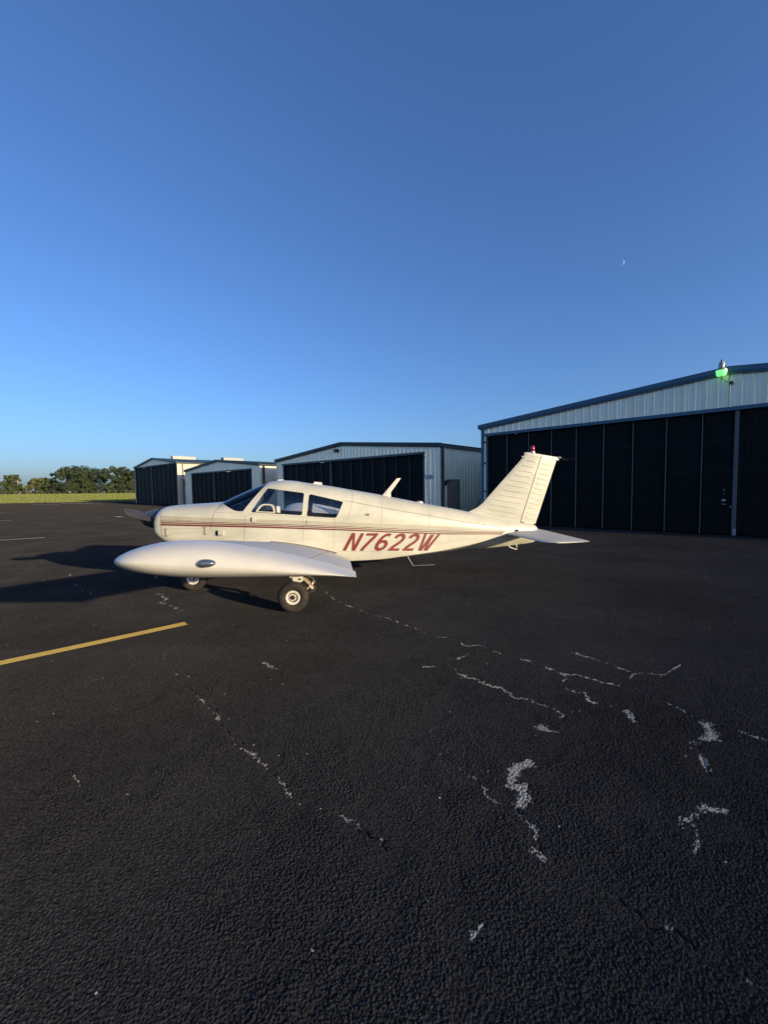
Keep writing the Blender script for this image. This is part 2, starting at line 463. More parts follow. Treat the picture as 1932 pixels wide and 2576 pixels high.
CR = {"A": [[-0.204, 5.676], [-0.082, 5.573], [0.044, 5.474], [0.234, 5.202], [0.387, 5.05], [0.477, 4.878], [0.617, 4.762], [0.696, 4.727], [0.77, 4.669], [0.832, 4.556], [0.908, 4.456], [1.024, 4.481], [1.096, 4.389], [1.168, 4.307], [1.25, 4.173], [1.335, 4.116], [1.419, 4.043], [1.508, 3.917], [1.577, 3.848], [1.623, 3.795], [1.65, 3.734], [1.755, 3.72], [1.857, 3.63], [1.909, 3.56], [2.01, 3.521], [2.142, 3.452], [2.152, 3.359], [2.246, 3.228], [2.272, 3.108], [2.286, 2.984], [2.375, 2.891], [2.455, 2.816], [2.568, 2.711]]
      , "B": [[0.628, 3.983], [0.678, 3.869], [0.667, 3.807], [0.741, 3.702], [0.823, 3.657], [0.864, 3.559], [0.917, 3.518], [0.997, 3.49], [1.02, 3.402], [1.066, 3.317], [1.164, 3.291], [1.223, 3.2], [1.292, 3.145], [1.348, 3.042], [1.304, 3.013]]
      , "B2": [[1.348, 3.042], [1.414, 3.09], [1.49, 3.089]]
      , "C": [[1.949, 4.273], [2.081, 4.075], [2.209, 3.944], [2.223, 3.832], [2.303, 3.746], [2.412, 3.742], [2.547, 3.698], [2.69, 3.797], [2.84, 3.902]]
      , "C2": [[2.303, 3.746], [2.207, 3.648]]
      , "D": [[1.655, 3.744], [1.621, 3.645], [1.562, 3.57], [1.51, 3.491], [1.541, 3.444], [1.602, 3.391], [1.66, 3.372], [1.637, 3.259], [1.678, 3.212]]
      , "b1": [[1.109, 2.887], [1.133, 2.858], [1.185, 2.828]]
      , "b2": [[1.829, 3.076], [1.828, 3.035], [1.817, 2.942]]
      , "b3": [[2.3, 2.906], [2.262, 2.821], [2.225, 2.729]]
      , "b4": [[2.163, 2.719], [2.105, 2.688], [2.064, 2.678]]
      , "b5": [[2.052, 2.635], [2.025, 2.575], [1.963, 2.461], [1.93, 2.374]]
      , "b6": [[0.884, 2.491], [0.801, 2.465], [0.738, 2.379], [0.718, 2.297], [0.781, 2.296], [0.751, 2.205], [0.715, 2.162]]
      , "b7": [[0.702, 2.074], [0.714, 2.048]]
      , "b8": [[0.692, 1.862], [0.709, 1.857], [0.722, 1.841]]
      , "b9": [[1.77, 2.103], [1.681, 2.118], [1.619, 2.079], [1.53, 2.035]]
      , "b10": [[1.53, 2.035], [1.553, 1.991], [1.515, 1.922], [1.455, 1.867]]
      , "E": [[0.442, 2.454], [0.48, 2.401], [0.527, 2.341], [0.554, 2.284], [0.567, 2.223], [0.604, 2.193], [0.647, 2.171]]
      , "E2": [[0.647, 2.171], [0.7, 2.149], [0.705, 2.068], [0.738, 2.017], [0.737, 1.956], [0.728, 1.857]]
      , "b11": [[0.644, 4.121], [0.724, 4.118], [0.869, 4.229]]
      , "F": [[-2.406, 4.365], [-2.161, 4.059], [-1.881, 3.7], [-1.656, 3.461], [-1.49, 3.298], [-1.39, 3.204], [-1.263, 3.033], [-1.156, 2.898], [-1.053, 2.79], [-0.927, 2.658], [-0.835, 2.581], [-0.704, 2.453], [-0.624, 2.349], [-0.553, 2.265], [-0.431, 2.155], [-0.315, 2.132], [-0.233, 2.111], [-0.149, 2.032], [-0.086, 1.968], [-0.034, 1.941], [0.015, 1.875]]
      , "f1": [[-1.312, 4.158], [-1.21, 4.065], [-1.05, 3.907]]
      , "e0": [[0.383, 3.948], [0.467, 3.939]]
      , "H": [[0.971, 1.643], [1.026, 1.546], [1.111, 1.511], [1.135, 1.447], [1.213, 1.416], [1.272, 1.331]]
      , "H2": [[0.321, 1.512], [0.372, 1.537]]
      , "I": [[-2.048, 2.575], [-1.862, 2.403], [-1.674, 2.217]]
      , "J": [[-1.207, 7.547], [-0.876, 6.618], [-0.493, 6.025], [-0.208, 5.654]]
      , "K": [[-5.314, 9.325], [-4.8, 8.55], [-4.578, 8.237], [-4.468, 8.173]]
      , "L": [[-4.049, 7.15], [-3.775, 6.883], [-3.603, 6.676], [-3.522, 6.45], [-3.33, 6.232], [-3.162, 6.125], [-3.003, 5.991], [-2.963, 5.837]]
      , "M": [[-7.559, 9.628], [-7.467, 9.778], [-7.248, 9.763]]
      , "N": [[-6.914, 9.008], [-6.597, 8.537]]
      , "O": [[-6.156, 8.104], [-5.78, 7.663], [-5.465, 7.36], [-4.919, 6.9], [-4.539, 6.498], [-4.181, 6.139], [-3.991, 5.882]]
      , "P": [[-3.553, 5.422], [-3.468, 5.418], [-3.299, 5.412], [-3.237, 5.566]]
      , "Q": [[-3.852, 7.274], [-3.625, 7.496]]
      , "R": [[-2.436, 4.417], [-2.198, 4.09], [-2.009, 3.886], [-1.86, 3.678]]
      , "Y": [[-3.947, 4.143], [-2.628, 5.36]]}
# --- the stones of the surface near the standpoint are real relief
def _hash(i, j, k):
    h = (i * 374761393 + j * 668265263 + k * 2147483647 * 0 + k * 1274126177) & 0xFFFFFFFF
    h = ((h ^ (h >> 13)) * 1274126177) & 0xFFFFFFFF
    return ((h ^ (h >> 16)) & 0xFFFFFF) / float(0xFFFFFF)
def vnoise(x, y, k):
    i, j = np.floor(x).astype(np.int64), np.floor(y).astype(np.int64)
    u, v = x - i, y - j; u, v = u * u * (3 - 2 * u), v * v * (3 - 2 * v)
    a, b, c, d = _hash(i, j, k), _hash(i + 1, j, k), _hash(i, j + 1, k), _hash(i + 1, j + 1, k)
    return (a * (1 - u) + b * u) * (1 - v) + (c * (1 - u) + d * u) * v
def worley(x, y, k):
    i, j = np.floor(x).astype(np.int64), np.floor(y).astype(np.int64)
    best = np.full(x.shape, 9.0); hb = np.zeros(x.shape)
    for di in (-1, 0, 1):
        for dj in (-1, 0, 1):
            a, b = i + di, j + dj
            dd = (x - a - _hash(a, b, k)) ** 2 + (y - b - _hash(a, b, k + 7)) ** 2
            m_ = dd < best; best = np.where(m_, dd, best); hb = np.where(m_, _hash(a, b, k + 13), hb)
    return np.sqrt(best), hb
PY0, PY1, PU, LIFT = 0.72, 5.2, 1.16, 0.011
def lift(x, y):
    """how far the stone layer stands above the sheet at a point"""
    t = np.clip((PY1 - y) / 2.2, 0, 1) * np.clip((PU * y - np.abs(x)) / (0.12 * y), 0, 1) * np.clip((y - PY0) / 0.06, 0, 1)
    return t * t * (3 - 2 * t)
REL = 0.0023
rows = int(math.log(PY1 / PY0) / REL); cols = int(2 * PU / REL)
yy, uu = np.meshgrid(PY0 * np.exp(np.arange(rows + 1) * math.log(PY1 / PY0) / rows), np.linspace(-PU, PU, cols + 1), indexing='ij')
xx = uu * yy
f1, hb = worley(xx / 0.0098, yy / 0.0098, 3)
f2, hb2 = worley(xx / 0.0060, yy / 0.0060, 41)
worn = np.clip((vnoise(xx / .42, yy / .42, 5) * .6 + vnoise(xx / .13, yy / .13, 9) * .4 - .25) / .30, 0.62, 1)   # rubbed patches
hgt = (np.clip(1 - f1 * 1.2, 0, 1) ** .55 * (.0036 + .0050 * hb) + np.clip(1 - f2, 0, 1) * .0012 + vnoise(xx / .06, yy / .06, 21) * .0016) * worn
dent = np.zeros_like(hgt); seal = np.zeros_like(hgt)
wob = (vnoise(xx / .03, yy / .03, 31) - .5) * .03
def line_dist(k):
    P = np.array(CR[k]); best = np.full(hgt.shape, 9.0)
    if len(P) == 1: P = np.vstack([P, P])
    for (ax, ay), (bx, by) in zip(P[:-1], P[1:]):
        r0, r1 = np.searchsorted(yy[:, 0], min(ay, by) - .2), np.searchsorted(yy[:, 0], max(ay, by) + .2)
        if r1 <= r0: continue
        X, Y = xx[r0:r1] + wob[r0:r1], yy[r0:r1] + wob[r0:r1]
        L2 = (bx - ax) ** 2 + (by - ay) ** 2 + 1e-9
        t = np.clip(((X - ax) * (bx - ax) + (Y - ay) * (by - ay)) / L2, 0, 1)
        best[r0:r1] = np.minimum(best[r0:r1], np.hypot(X - ax - t * (bx - ax), Y - ay - t * (by - ay)))
    return best
brk = np.clip((vnoise(xx / .06, yy / .06, 51) - .25) * 3, 0, 1)
gaps = vnoise(xx / .11, yy / .11, 61) - .5; fine = vnoise(xx / .018, yy / .018, 71) - .5
chalk = np.zeros_like(hgt)
DENT = {'F': (.006, .009), 'A': (.006, .008), 'B': (.005, .006), 'E': (.004, .005), 'E2': (.006, .006), 'H': (.008, .008), 'R': (.006, .008), 'b5': (.008, .007), 'I': (.006, .005)}
# width, breaks, threshold
CHALK = {'A': (.030, 2.2, .98), 'B': (.022, 1.3, .62), 'B2': (.018, 1.2, .85), 'C': (.020, 1.3, .70), 'C2': (.03, .8, .8), 'D': (.034, 2.2, .92), 'E': (.014, 1.0, .62), 'E2': (.024, 1.8, 1.25), 'F': (.026, 2.4, 1.48),
         'H': (.045, 2.0, 1.28), 'I': (.016, 1.8, 1.4), 'b1': (.085, 1.2, .80), 'b2': (.060, 1.2, .85), 'b3': (.090, 1.1, .74), 'b4': (.10, 1.1, .72), 'b5': (.05, 1.5, 1.1), 'b6': (.080, 1.3, .74), 'b7': (.04, 1.0, .9),
         'b8': (.075, .8, .66), 'b9': (.062, 1.2, .70), 'b10': (.026, 1.0, .62), 'b11': (.05, 1.6, .9), 'f1': (.05, 1.6, 1.2), 'e0': (.05, .8, .6), 'H2': (.04, 1.0, .95)}
for k in sorted(set(DENT) | set(CHALK)):
    best = line_dist(k)
    if k in DENT:
        w, dp = DENT[k]; dent = np.maximum(dent, dp * np.clip(1.3 - best / w, 0, 1) * brk)
        if k in ('F', 'E2', 'H', 'b5'): seal = np.maximum(seal, np.clip(1 - best / .13, 0, 1))
    if k in CHALK:
        w, gp, thr = CHALK[k]
        val = np.clip(1.2 - best / (w * .5), -9, .95) + (hb - .5) * .9 + fine * .7 + gaps * gp
        chalk = np.maximum(chalk, np.where(best < w * .85, np.clip((val - thr) / .22, 0, 1), 0))
chalk *= np.clip((1.08 - f1 * 1.15) * 1.9, .12, 1) * (.55 + .45 * hb2)
hgt *= 1 - .45 * seal
z = lift(xx, yy) * (LIFT + hgt - dent) - .004 * (1 - lift(xx, yy))
me = bpy.data.meshes.new('asphalt_stones')
nv = (rows + 1) * (cols + 1); nf = rows * cols
me.vertices.add(nv); me.vertices.foreach_set('co', np.stack([xx, yy, z], -1).astype(np.float32).ravel())
ii = (np.arange(rows)[:, None] * (cols + 1) + np.arange(cols)[None, :]).ravel()
quad = np.stack([ii, ii + 1, ii + cols + 2, ii + cols + 1], -1).astype(np.int32)
me.loops.add(nf * 4); me.loops.foreach_set('vertex_index', quad.ravel())
me.polygons.add(nf); me.polygons.foreach_set('loop_start', np.arange(nf, dtype=np.int32) * 4); me.polygons.foreach_set('loop_total', np.full(nf, 4, np.int32))
me.update(calc_edges=True); me.materials.append(M['asphalt_near'])
me.polygons.foreach_set('use_smooth', np.zeros(nf, dtype=bool))
ca = me.attributes.new('chalk', 'FLOAT', 'POINT'); ca.data.foreach_set('value', chalk.astype(np.float32).ravel())
stones = bpy.data.objects.new('asphalt_stones', me); link(stones, tarmac); stones['kind'] = 'stuff'
def smooth_line(p, step):
    p = [Vector((a, b, 0)) for a, b in p]; out = []
    for i in range(len(p) - 1):
        a, b, c, d = p[max(i - 1, 0)], p[i], p[i + 1], p[min(i + 2, len(p) - 1)]
        k = max(1, int((c - b).length / step))
        for j in range(k):
            t = j / k
            out.append(0.5 * (2 * b + (c - a) * t + (2 * a - 5 * b + 4 * c - d) * t * t + (3 * b - a - 3 * c + d) * t ** 3))
    return out + [p[-1]]
ribbon_count = [0]
def ribbon(name, pts, width, material, dz=0.004, step=0.05, jitter=0.0, taper=True, rise=0.0028):
    q = smooth_line(pts, step); n = len(q); v, f, uv = [], [], []
    ribbon_count[0] += 1
    z = dz + 0.00025 * (ribbon_count[0] % 24)
    for i, p in enumerate(q):
        t = (q[min(i + 1, n - 1)] - q[max(i - 1, 0)]); t.normalize()
        s = Vector((-t.y, t.x, 0))
        w = width * (0.55 + 0.9 * rng.random() if jitter else 1.0)
        if taper: w *= min(1, 0.35 + 3.0 * min(i, n - 1 - i) / max(1, n - 1))
        off = (rng.random() - 0.5) * jitter
        for k in (-0.5, 0.5):
            P = p + s * (w * k + off); v.append((P.x, P.y, G(P.x, P.y) + z + (LIFT + rise) * float(lift(np.float64(P.x), np.float64(P.y))))); uv.append((k + 0.5, i / n))
    for i in range(n - 1): f.append((2 * i, 2 * i + 2, 2 * i + 3, 2 * i + 1))
    return obj(name, v, f, material, tarmac, uvs=uv)
def crack(k, w, material='chalk', jit=0.02, step=0.04):
    p = CR[k]
    if k in CHALK: p = [q for q in p if q[1] > 4.35]       # nearer ones are part of the stone layer
    if len(p) > 1: ribbon('crack', p, w, material, 0.003, step, jit, rise=.003)
for k in ('J', 'O'): ribbon('crack', CR[k], 0.022, 'tar', 0.0015, 0.05, 0.03)
crack('A', 0.055, 'chalk', 0.03); crack('B', 0.020, 'chalk_line', .012); crack('B2', 0.03, 'chalk_faint'); crack('C', 0.020, 'chalk_line', .012); crack('C2', 0.03); crack('D', 0.045)
crack('E', 0.014, 'chalk_line', 0.008); crack('E2', 0.05, 'chalk_faint', 0.03); crack('F', 0.055, 'chalk_faint', 0.03); crack('J', 0.06, 'chalk', 0.04)
crack('H', 0.05, 'chalk_faint', 0.03); crack('I', 0.03, 'chalk_faint', 0.02); crack('O', 0.08, 'chalk_faint', 0.05); crack('P', 0.05, 'chalk_faint', 0.03)
crack('K', 0.12, 'chalk', 0.06); crack('L', 0.12, 'chalk', 0.07); crack('M', 0.12, 'chalk_faint', 0.06); crack('N', 0.10, 'chalk', 0.05); crack('Q', 0.03, 'chalk_faint')
for k, w in (('b1', .10), ('b2', .07), ('b3', .14), ('b4', .12), ('b5', .06), ('b6', .13), ('b7', .04), ('b8', .085), ('b9', .10), ('b10', .04), ('b11', .05), ('f1', .06), ('e0', .04), ('H2', .05)):
    crack(k, w, 'chalk_patch' if k not in ('b5', 'f1', 'H2', 'b7') else 'chalk_faint', 0.025, 0.02)
# scattered pale chips and far hairline marks, all over the apron
for i in range(46):
    x, y = rng.uniform(-26, 9), rng.uniform(3.0, 38)
    a = rng.uniform(0, 6.28); l = rng.uniform(0.04, 0.28) * (1 + y * 0.05)
    ribbon('crack', [(x, y), (x + l * 0.5 * math.cos(a), y + l * 0.5 * math.sin(a)), (x + l * math.cos(a + .4), y + l * math.sin(a + .4))],
           rng.uniform(0.02, 0.05) * (1 + y * 0.05), 'chalk', 0.003, 0.05, 0.03)
yl = Vector((CR['Y'][1][0] - CR['Y'][0][0], CR['Y'][1][1] - CR['Y'][0][1], 0)).normalized()
Y1 = Vector((*CR['Y'][1], 0))
ribbon('painted_line', [tuple((Y1 - yl * s)[:2]) for s in (9.0, 5, 2, 0.03, 0)], 0.150, 'yellow', 0.008, 0.12, 0, taper=False, rise=.004)
for a, b, w in (((-18.6, 11.9), (-13.26, 16.08), .15), ((-27.5, 22.2), (-23.06, 25.5), .16), ((-44.9, 53.0), (-41.6, 53.0), .35), ((-44.0, 56.4), (-36.0, 52.8), .35),
                ((-18.2, 28.0), (-17.5, 27.6), .3), ((-36.5, 31.2), (-32.1, 35.0), .18)):
    ribbon('painted_line', [a, b], w, 'whiteline', 0.008, 0.5, 0, taper=False)

# ------------------------------------------------------------------ hangars
TH = R(47.2)
ROW_D = Vector((-math.sin(TH), math.cos(TH), 0)); ROW_N = Vector((-math.cos(TH), -math.sin(TH), 0))
ROW_C = -18.07
def row_point(s, b=0.0, z=0.0):
    p = -ROW_D * s + ROW_N * ROW_C - ROW_N * b
    return Vector((p.x, p.y, z))
ROW_RZ = math.atan2(-ROW_D.y, -ROW_D.x)

def ribbed(a0, a1, zb, zt, pitch=0.305, depth=0.032, flat=0.62, minor=True, phase=0.0):
    """profile points (along, out) of a trapezoid-ribbed sheet from a0 to a1"""
    pts = [(a0, 0.0)]
    k = math.floor((a0 - phase) / pitch)
    while True:
        c = phase + k * pitch; k += 1
        if c > a1: break
        q = [(-0.040, 0), (-0.020, depth), (0.020, depth), (0.040, 0)]
        if minor: q += [(pitch * .36, 0), (pitch * .38, depth * .18), (pitch * .44, depth * .18), (pitch * .46, 0)]
        for dx, dd in q:
            if a0 + 1e-3 < c + dx < a1 - 1e-3: pts.append((c + dx, dd))
    pts.append((a1, 0.0))
    v, f = [], []
    for i, (a, d) in enumerate(pts):
        v += [(a, d, zb(a) if callable(zb) else zb), (a, d, zt(a) if callable(zt) else zt)]
        if i: f.append((2 * i - 2, 2 * i, 2 * i + 1, 2 * i - 1))
    return v, f

def hangar(name, s0, s1, sr, eave, ridge, door0, door1, dtop, posts, thick, trim, wall, label, depth=16.0, base=0.0, sill=False, gable_mat=None):
    """local frame: x along the front (0 = left corner), y backwards, z up"""
    p = row_point(s0, 0, base)
    h = empty(name, p, ROW_RZ)
    tag(h, label, 'hangar')
    W = s1 - s0; xr = sr - s0; d0, d1 = door0 - s0, door1 - s0
    def roofz(x): return eave + (ridge - eave) * (x / xr if x < xr else (W - x) / (W - xr))
    def top(x): return roofz(x) - 0.10
    front = lambda v: [(a, -d, z) for a, d, z in v]
    gm = gable_mat or wall
    if d0 > 0.05:
        v, f = ribbed(0, d0, 0, top); obj('wall_panel', front(v), f, wall, h)
        v, f = ribbed(d1, W, 0, top); obj('wall_panel', front(v), f, wall, h)
    # gable sheet above the door, kept clear of the ridge break
    for a, b in ((d0, xr), (xr, d1)):
        v, f = ribbed(a, b, dtop + 0.0, top); obj('gable_panel', front(v), f, gm, h)
    # side and back walls
    v, f = ribbed(0, depth, 0, eave - 0.1); obj('side_wall', [(W + d, a, z) for a, d, z in v], f, wall, h)
    v, f = ribbed(0, depth, 0, eave - 0.1); obj('side_wall', [(-d, a, z) for a, d, z in v], f, wall, h)
    obj('back_wall', [(0, depth, 0), (W, depth, 0), (W, depth, eave - .1), (xr, depth, ridge - .1), (0, depth, eave - .1)], [(0, 1, 2, 3, 4)], wall, h)
    # roof sheets: ribs run up the slope
    for xa, xb in ((-0.16, xr), (W + 0.16, xr)):
        v, f = ribbed(-0.10, depth + 0.1, 0, 0, minor=False, depth=0.035)
        vv = []
        for i in range(0, len(v), 2):
            a, d, _ = v[i]
            za = roofz(0) - (ridge - eave) / xr * 0.16 if xa < 0 else roofz(W) - (ridge - eave) / (W - xr) * 0.16
            vv += [(xa, a, za + d), (xb, a, ridge + d)]
        obj('roof_sheet', vv, f, 'roof', h)
    # rake trim on the gable: stepped band, mitred at the ridge
    def rake(xa, xb, za, zb, y0, y1, lo, hi, mname, nm='rake_trim'):
        mb = MB()
        mb.add([(xa, y0, za + lo), (xb, y0, zb + lo), (xb, y0, zb + hi), (xa, y0, za + hi), (xa, y1, za + lo), (xb, y1, zb + lo), (xb, y1, zb + hi), (xa, y1, za + hi)],
               [(0, 1, 2, 3), (7, 6, 5, 4), (0, 4, 5, 1), (3, 2, 6, 7), (0, 3, 7, 4), (1, 5, 6, 2)])
        return mb.build(nm, mname, h)
    sl = (ridge - eave) / xr; sr_ = (ridge - eave) / (W - xr)
    rake(-0.18, xr, eave - .18 * sl, ridge, -0.155, -0.045, -0.125, 0.045, trim)
    rake(W + 0.18, xr, eave - .18 * sr_, ridge, -0.155, -0.045, -0.125, 0.045, trim)
    rake(-0.10, xr, eave - .10 * sl, ridge, -0.120, -0.042, -0.190, -0.127, trim, 'rake_flashing')
    rake(W + 0.10, xr, eave - .10 * sr_, ridge, -0.120, -0.042, -0.190, -0.127, trim, 'rake_flashing')
    for x0, x1 in ((W + 0.036, W + 0.175), (-0.175, -0.036)):
        MB().box(x0, x1, -0.04, depth, eave - 0.19, eave - 0.055).build('gutter', trim, h)
    # corner trims
    for x0, x1 in ((-0.06, 0.07), (W - 0.07, W + 0.06)):
        MB().box(x0, x1, -0.05, 0.05, 0.0, eave - 0.195).build('corner_trim', trim if trim == 'blue' else wall, h)
    # door header, leaves and posts
    MB().bbox(d0 - .08, d1 + .08, -0.085, -0.034, dtop - 0.02, dtop + 0.11, 0.012).build('door_header', trim if trim == 'blue' else 'post', h)
    xs = [d0] + [q - s0 for q in posts] + [d1]
    for a, b in zip(xs[:-1], xs[1:]):
        v, f = ribbed(a + 0.004, b - 0.004, 0.05, dtop - 0.03, pitch=0.17, depth=0.009, minor=False, phase=a + 0.08)
        obj('door_panel', [(x, 0.10 - dd, z) for x, dd, z in v], f, 'door', h)
    for q in posts:
        w = 0.055 if q in thick else 0.013
        MB().bbox(q - s0 - w, q - s0 + w, 0.015 if w < .04 else -0.02, 0.088, 0.03, dtop - 0.025, 0.006).build('door_post', 'post' if (w > .04 or trim == 'blue') else 'post_dim', h)
    for z in (dtop * .27, dtop * .52, dtop * .77):
        MB().box(d0 + .04, d1 - .04, 0.0895, 0.0960, z - .006, z + .006).build('door_rail', 'door_edge', h)
    for x in (d0, d1):
        MB().bbox(x - 0.035, x + 0.035, -0.02, 0.088, 0.0, dtop - 0.025, 0.006).build('door_jamb', trim if trim == 'blue' else 'post', h)
    if sill:
        MB().bbox(-0.1, W + 0.1, -1.15, 0.14, -0.3, 0.018, 0.01).build('concrete_apron', 'concrete', h)
    return h, roofz

P4 = [-8.93, -7.89, -6.88, -5.86, -4.82, -3.80, -2.74, -1.70, -0.79, 0.24, 1.27, 2.30, 3.33, 4.36, 5.39, 6.42]
h4, rz4 = hangar('hangar', -10.17, 8.1, -1.02, 4.70, 5.57, -9.95, 7.9, 4.19, P4, (-0.79,), 'blue', 'wall',
                 'big pale grey hangar with blue trim and tall black doors, nearest and rightmost', depth=17)
P3 = [-26.26, -25.41, -24.48, -23.51, -22.57, -21.57, -20.55, -19.58, -18.64, -17.67, -16.70, -15.74, -14.77]
h3, rz3 = hangar('hangar', -27.95, -12.70, -20.4, 4.06, 4.74, -27.15, -13.74, 3.60, P3, (-21.57,), 'green', 'wall',
                 'grey hangar with dark green roof edge directly behind the aircraft cabin', depth=16)
P2 = [-43.87 + 1.0 * k for k in range(1, 12)]
h2, rz2 = hangar('hangar', -45.3, -30.5, -38.0, 3.88, 4.56, -43.87, -31.86, 3.42, P2, (P2[4],), 'green', 'wall',
                 'small grey hangar with black doors seen above the aircraft nose', depth=15, base=0.06)
P1 = [-60.0, -58.6, -57.1, -55.6, -54.2, -52.8, -51.4, -50.0, -48.8]
h1, rz1 = hangar('hangar', -61.7, -47.5, -54.9, 4.80, 5.62, -61.66, -47.54, 4.62, P1, (-55.6,), 'green', 'wall_far',
                 'farthest hangar with black full-width doors and sunlit cream side wall', depth=15, base=0.18, gable_mat='wall')
for h, x, y0, y1, z, vh in ((h1, -54.9 + 61.7, 2.2, 5.0, 5.62, .32), (h2, -38 + 45.3, 0.5, 2.5, 4.56, .20)):
    mb = MB(); mb.prism([(x - .32, z - .06), (x + .32, z - .06), (x + .27, z + vh), (x - .27, z + vh)], y0, y1)
    v = mb.build('ridge_vent', 'vent', h)
    MB().box(x - .31, x + .31, y0 - .05, y1 + .05, z + vh + .004, z + vh + .04).build('vent_cap', 'vent', v)
# downpipes at the front right corners
W3 = -12.70 + 27.95
MB().bbox(W3 + .06, W3 + .17, .06, .19, 0, 3.86, .01).build('downpipe', 'green', h3)
MB().bbox(-30.5 + 45.3 + .06, -30.5 + 45.3 + .17, .22, .36, 0, 3.68, .01).build('downpipe', 'green', h2)
MB().bbox(-47.5 + 61.7 + .05, -47.5 + 61.7 + .12, .50, .58, 0, 4.6, .01).build('downpipe', 'post', h1)
# side door of the middle hangar
dr = MB().bbox(W3 + .005, W3 + .055, .78, 1.76, .02, 2.13, .006).build('side_door', 'mandoor', h3)
MB().tube([(W3 + .06, .88, .98), (W3 + .10, .88, .98), (W3 + .10, .99, .98)], .014).build('handle', 'galv', dr)
fr = MB()
fr.box(W3 + .003, W3 + .075, .70, .775, 0, 2.2); fr.box(W3 + .003, W3 + .075, 1.765, 1.84, 0, 2.2); fr.box(W3 + .003, W3 + .075, .775, 1.765, 2.135, 2.2)
fr.build('door_frame', 'mandoor', h3)
for z in (.85, 2.45, 3.42):
    MB().bbox(W3 - 1.04 - .02, W3 - 1.04 + .09, -.12, -.036, z - .03, z + .03, .006).build('door_roller', 'black', h3)
W4x = lambda s: s + 10.17
for z in (1.55, 2.9, 3.9):
    MB().bbox(.10, .20, -.11, -.036, z - .03, z + .03, .006).build('door_roller', 'black', h4)
# latch hardware on the nearest doors
MB().lathe([(.035, 0), (.035, .02), (.0, .02)], (W4x(-1.08), .075, 1.55), 'y', 16).build('lock_cover', 'post', h4)
MB().lathe([(.026, 0), (.026, .02), (.0, .02)], (W4x(-1.07), .075, 1.42), 'y', 16).build('lock_cover', 'post', h4)
MB().bbox(W4x(-1.07) - .055, W4x(-1.07) + .055, .045, .09, 1.175, 1.225, .005).build('latch_plate', 'rim', h4)
MB().bbox(W4x(-1.07) - .05, W4x(-1.07) + .05, .05, .09, 1.05, 1.08, .008).build('pull_handle', 'galv', h4)
MB().bbox(W4x(-.89) - .03, W4x(-.89) + .03, .03, .09, .95, 1.01, .008).build('padlock', 'galv', h4)
MB().bbox(W4x(-.77) - .045, W4x(-.77) + .045, -.06, -.022, .03, .26, .006).build('post_shoe', 'galv', h4)

# number plate on the middle hangar
pl = MB().bbox(-.21, .21, -.012, .012, -.105, .105, .02).build('number_plate', 'piping', None)
pl.location = row_point(-13.33, -.055, 2.34); pl.rotation_euler = (0, 0, ROW_RZ)
v, f = text_mesh('5420', .17, 0, .0)
obj('numerals', [(a, -.0155, b) for a, b, c in v], f, 'black', pl)
edge = MB()
for a0, a1, b0, b1 in ((-.205, .205, .088, .100), (-.205, .205, -.100, -.088), (-.205, -.193, -.087, .087), (.193, .205, -.087, .087)): edge.box(a0, a1, -.017, -.0125, b0, b1)
edge.build('border', 'post', pl)
tag(pl, 'small grey 5420 number plate beside the black hangar door', 'number plate')

# lights on the hangars
def wall_pack(loc, rz, label, dim=(.15, .10, .11), material='black'):
    e = empty('wall_light', loc, rz); tag(e, label, 'wall light', 'hangar wall lights')
    a, b, c = dim
    mb = MB(); mb.prism([(0, -c), (-b * .5, -c), (-b * 1.5, c * .4), (-b * 1.5, c), (0, c)], -a, a, 'yz'); mb.build('housing', material, e)
    mb = MB(); mb.prism([(-b * .56, -c * .92), (-b * 1.44, c * .3), (-b * 1.5, c * .22), (-b * .66, -c * .98)], -a * .85, a * .85, 'yz'); mb.build('lens', 'galv', e)
    return e
wall_pack(row_point(-20.84, -.07, 4.26), ROW_RZ, 'black wall light high in the gable of the grey hangar', (.17, .09, .11))
q = row_point(-12.70, .58, 2.0); q = q + (-ROW_D) * .03
wall_pack(q, ROW_RZ + math.pi / 2, 'black wall light beside the brown side door', (.16, .10, .13))
q = row_point(-47.5, .75, 3.05) + (-ROW_D) * .04
wl1 = empty('wall_light', q, ROW_RZ + math.pi / 2); tag(wl1, 'white hooded lamp on the side wall of the farthest hangar', 'wall light', 'hangar wall lights')
MB().prism([(0, .16), (-.42, .05), (-.42, .02), (0, .10)], -.34, .34, 'yz').build('hood', 'rim', wl1)
MB().tube([(0, -.14, .06), (0, -.14, -.5)], .03).build('stem', 'post', wl1)
MB().bbox(-.09, .09, -.24, -.05, -.74, -.42, .02).build('lamp_body', 'black', wl1)

# dusk-to-dawn lamp at the gable peak of the nearest hangar
L0 = empty('yard_light', row_point(-1.21, -.36, 5.30), ROW_RZ); tag(L0, 'glowing green dusk lamp at the gable peak of the nearest hangar', 'lamp')
MB().lathe([(.125, .00), (.132, .02), (.150, .13), (.153, .165)], (0, 0, 0), 'z', 20).build('lens', 'greenlamp', L0, True)
MB().lathe([(.155, .166), (.150, .20), (.105, .235), (.085, .26), (.085, .40), (.070, .43), (.02, .44)], (0, 0, 0), 'z', 20).build('housing', 'galv', L0, True)
MB().lathe([(.03, .44), (.032, .50), (.02, .515), (.0, .515)], (0, 0, 0), 'z', 12).build('photocell', 'hub', L0, True)
MB().bbox(.087, .125, -.03, .03, .24, .30, .006).build('latch', 'hub', L0)
MB().tube([(-.02, .28, -.10), (-.02, .12, -.09), (0, .02, -.03), (0, 0, .0)], .014).build('arm', 'galv', L0, True)
MB().tube([(0, .03, -.06), (.07, .10, -.14), (.16, .24, -.20), (.24, .31, -.21)], .008).build('cable', 'black', L0, True)
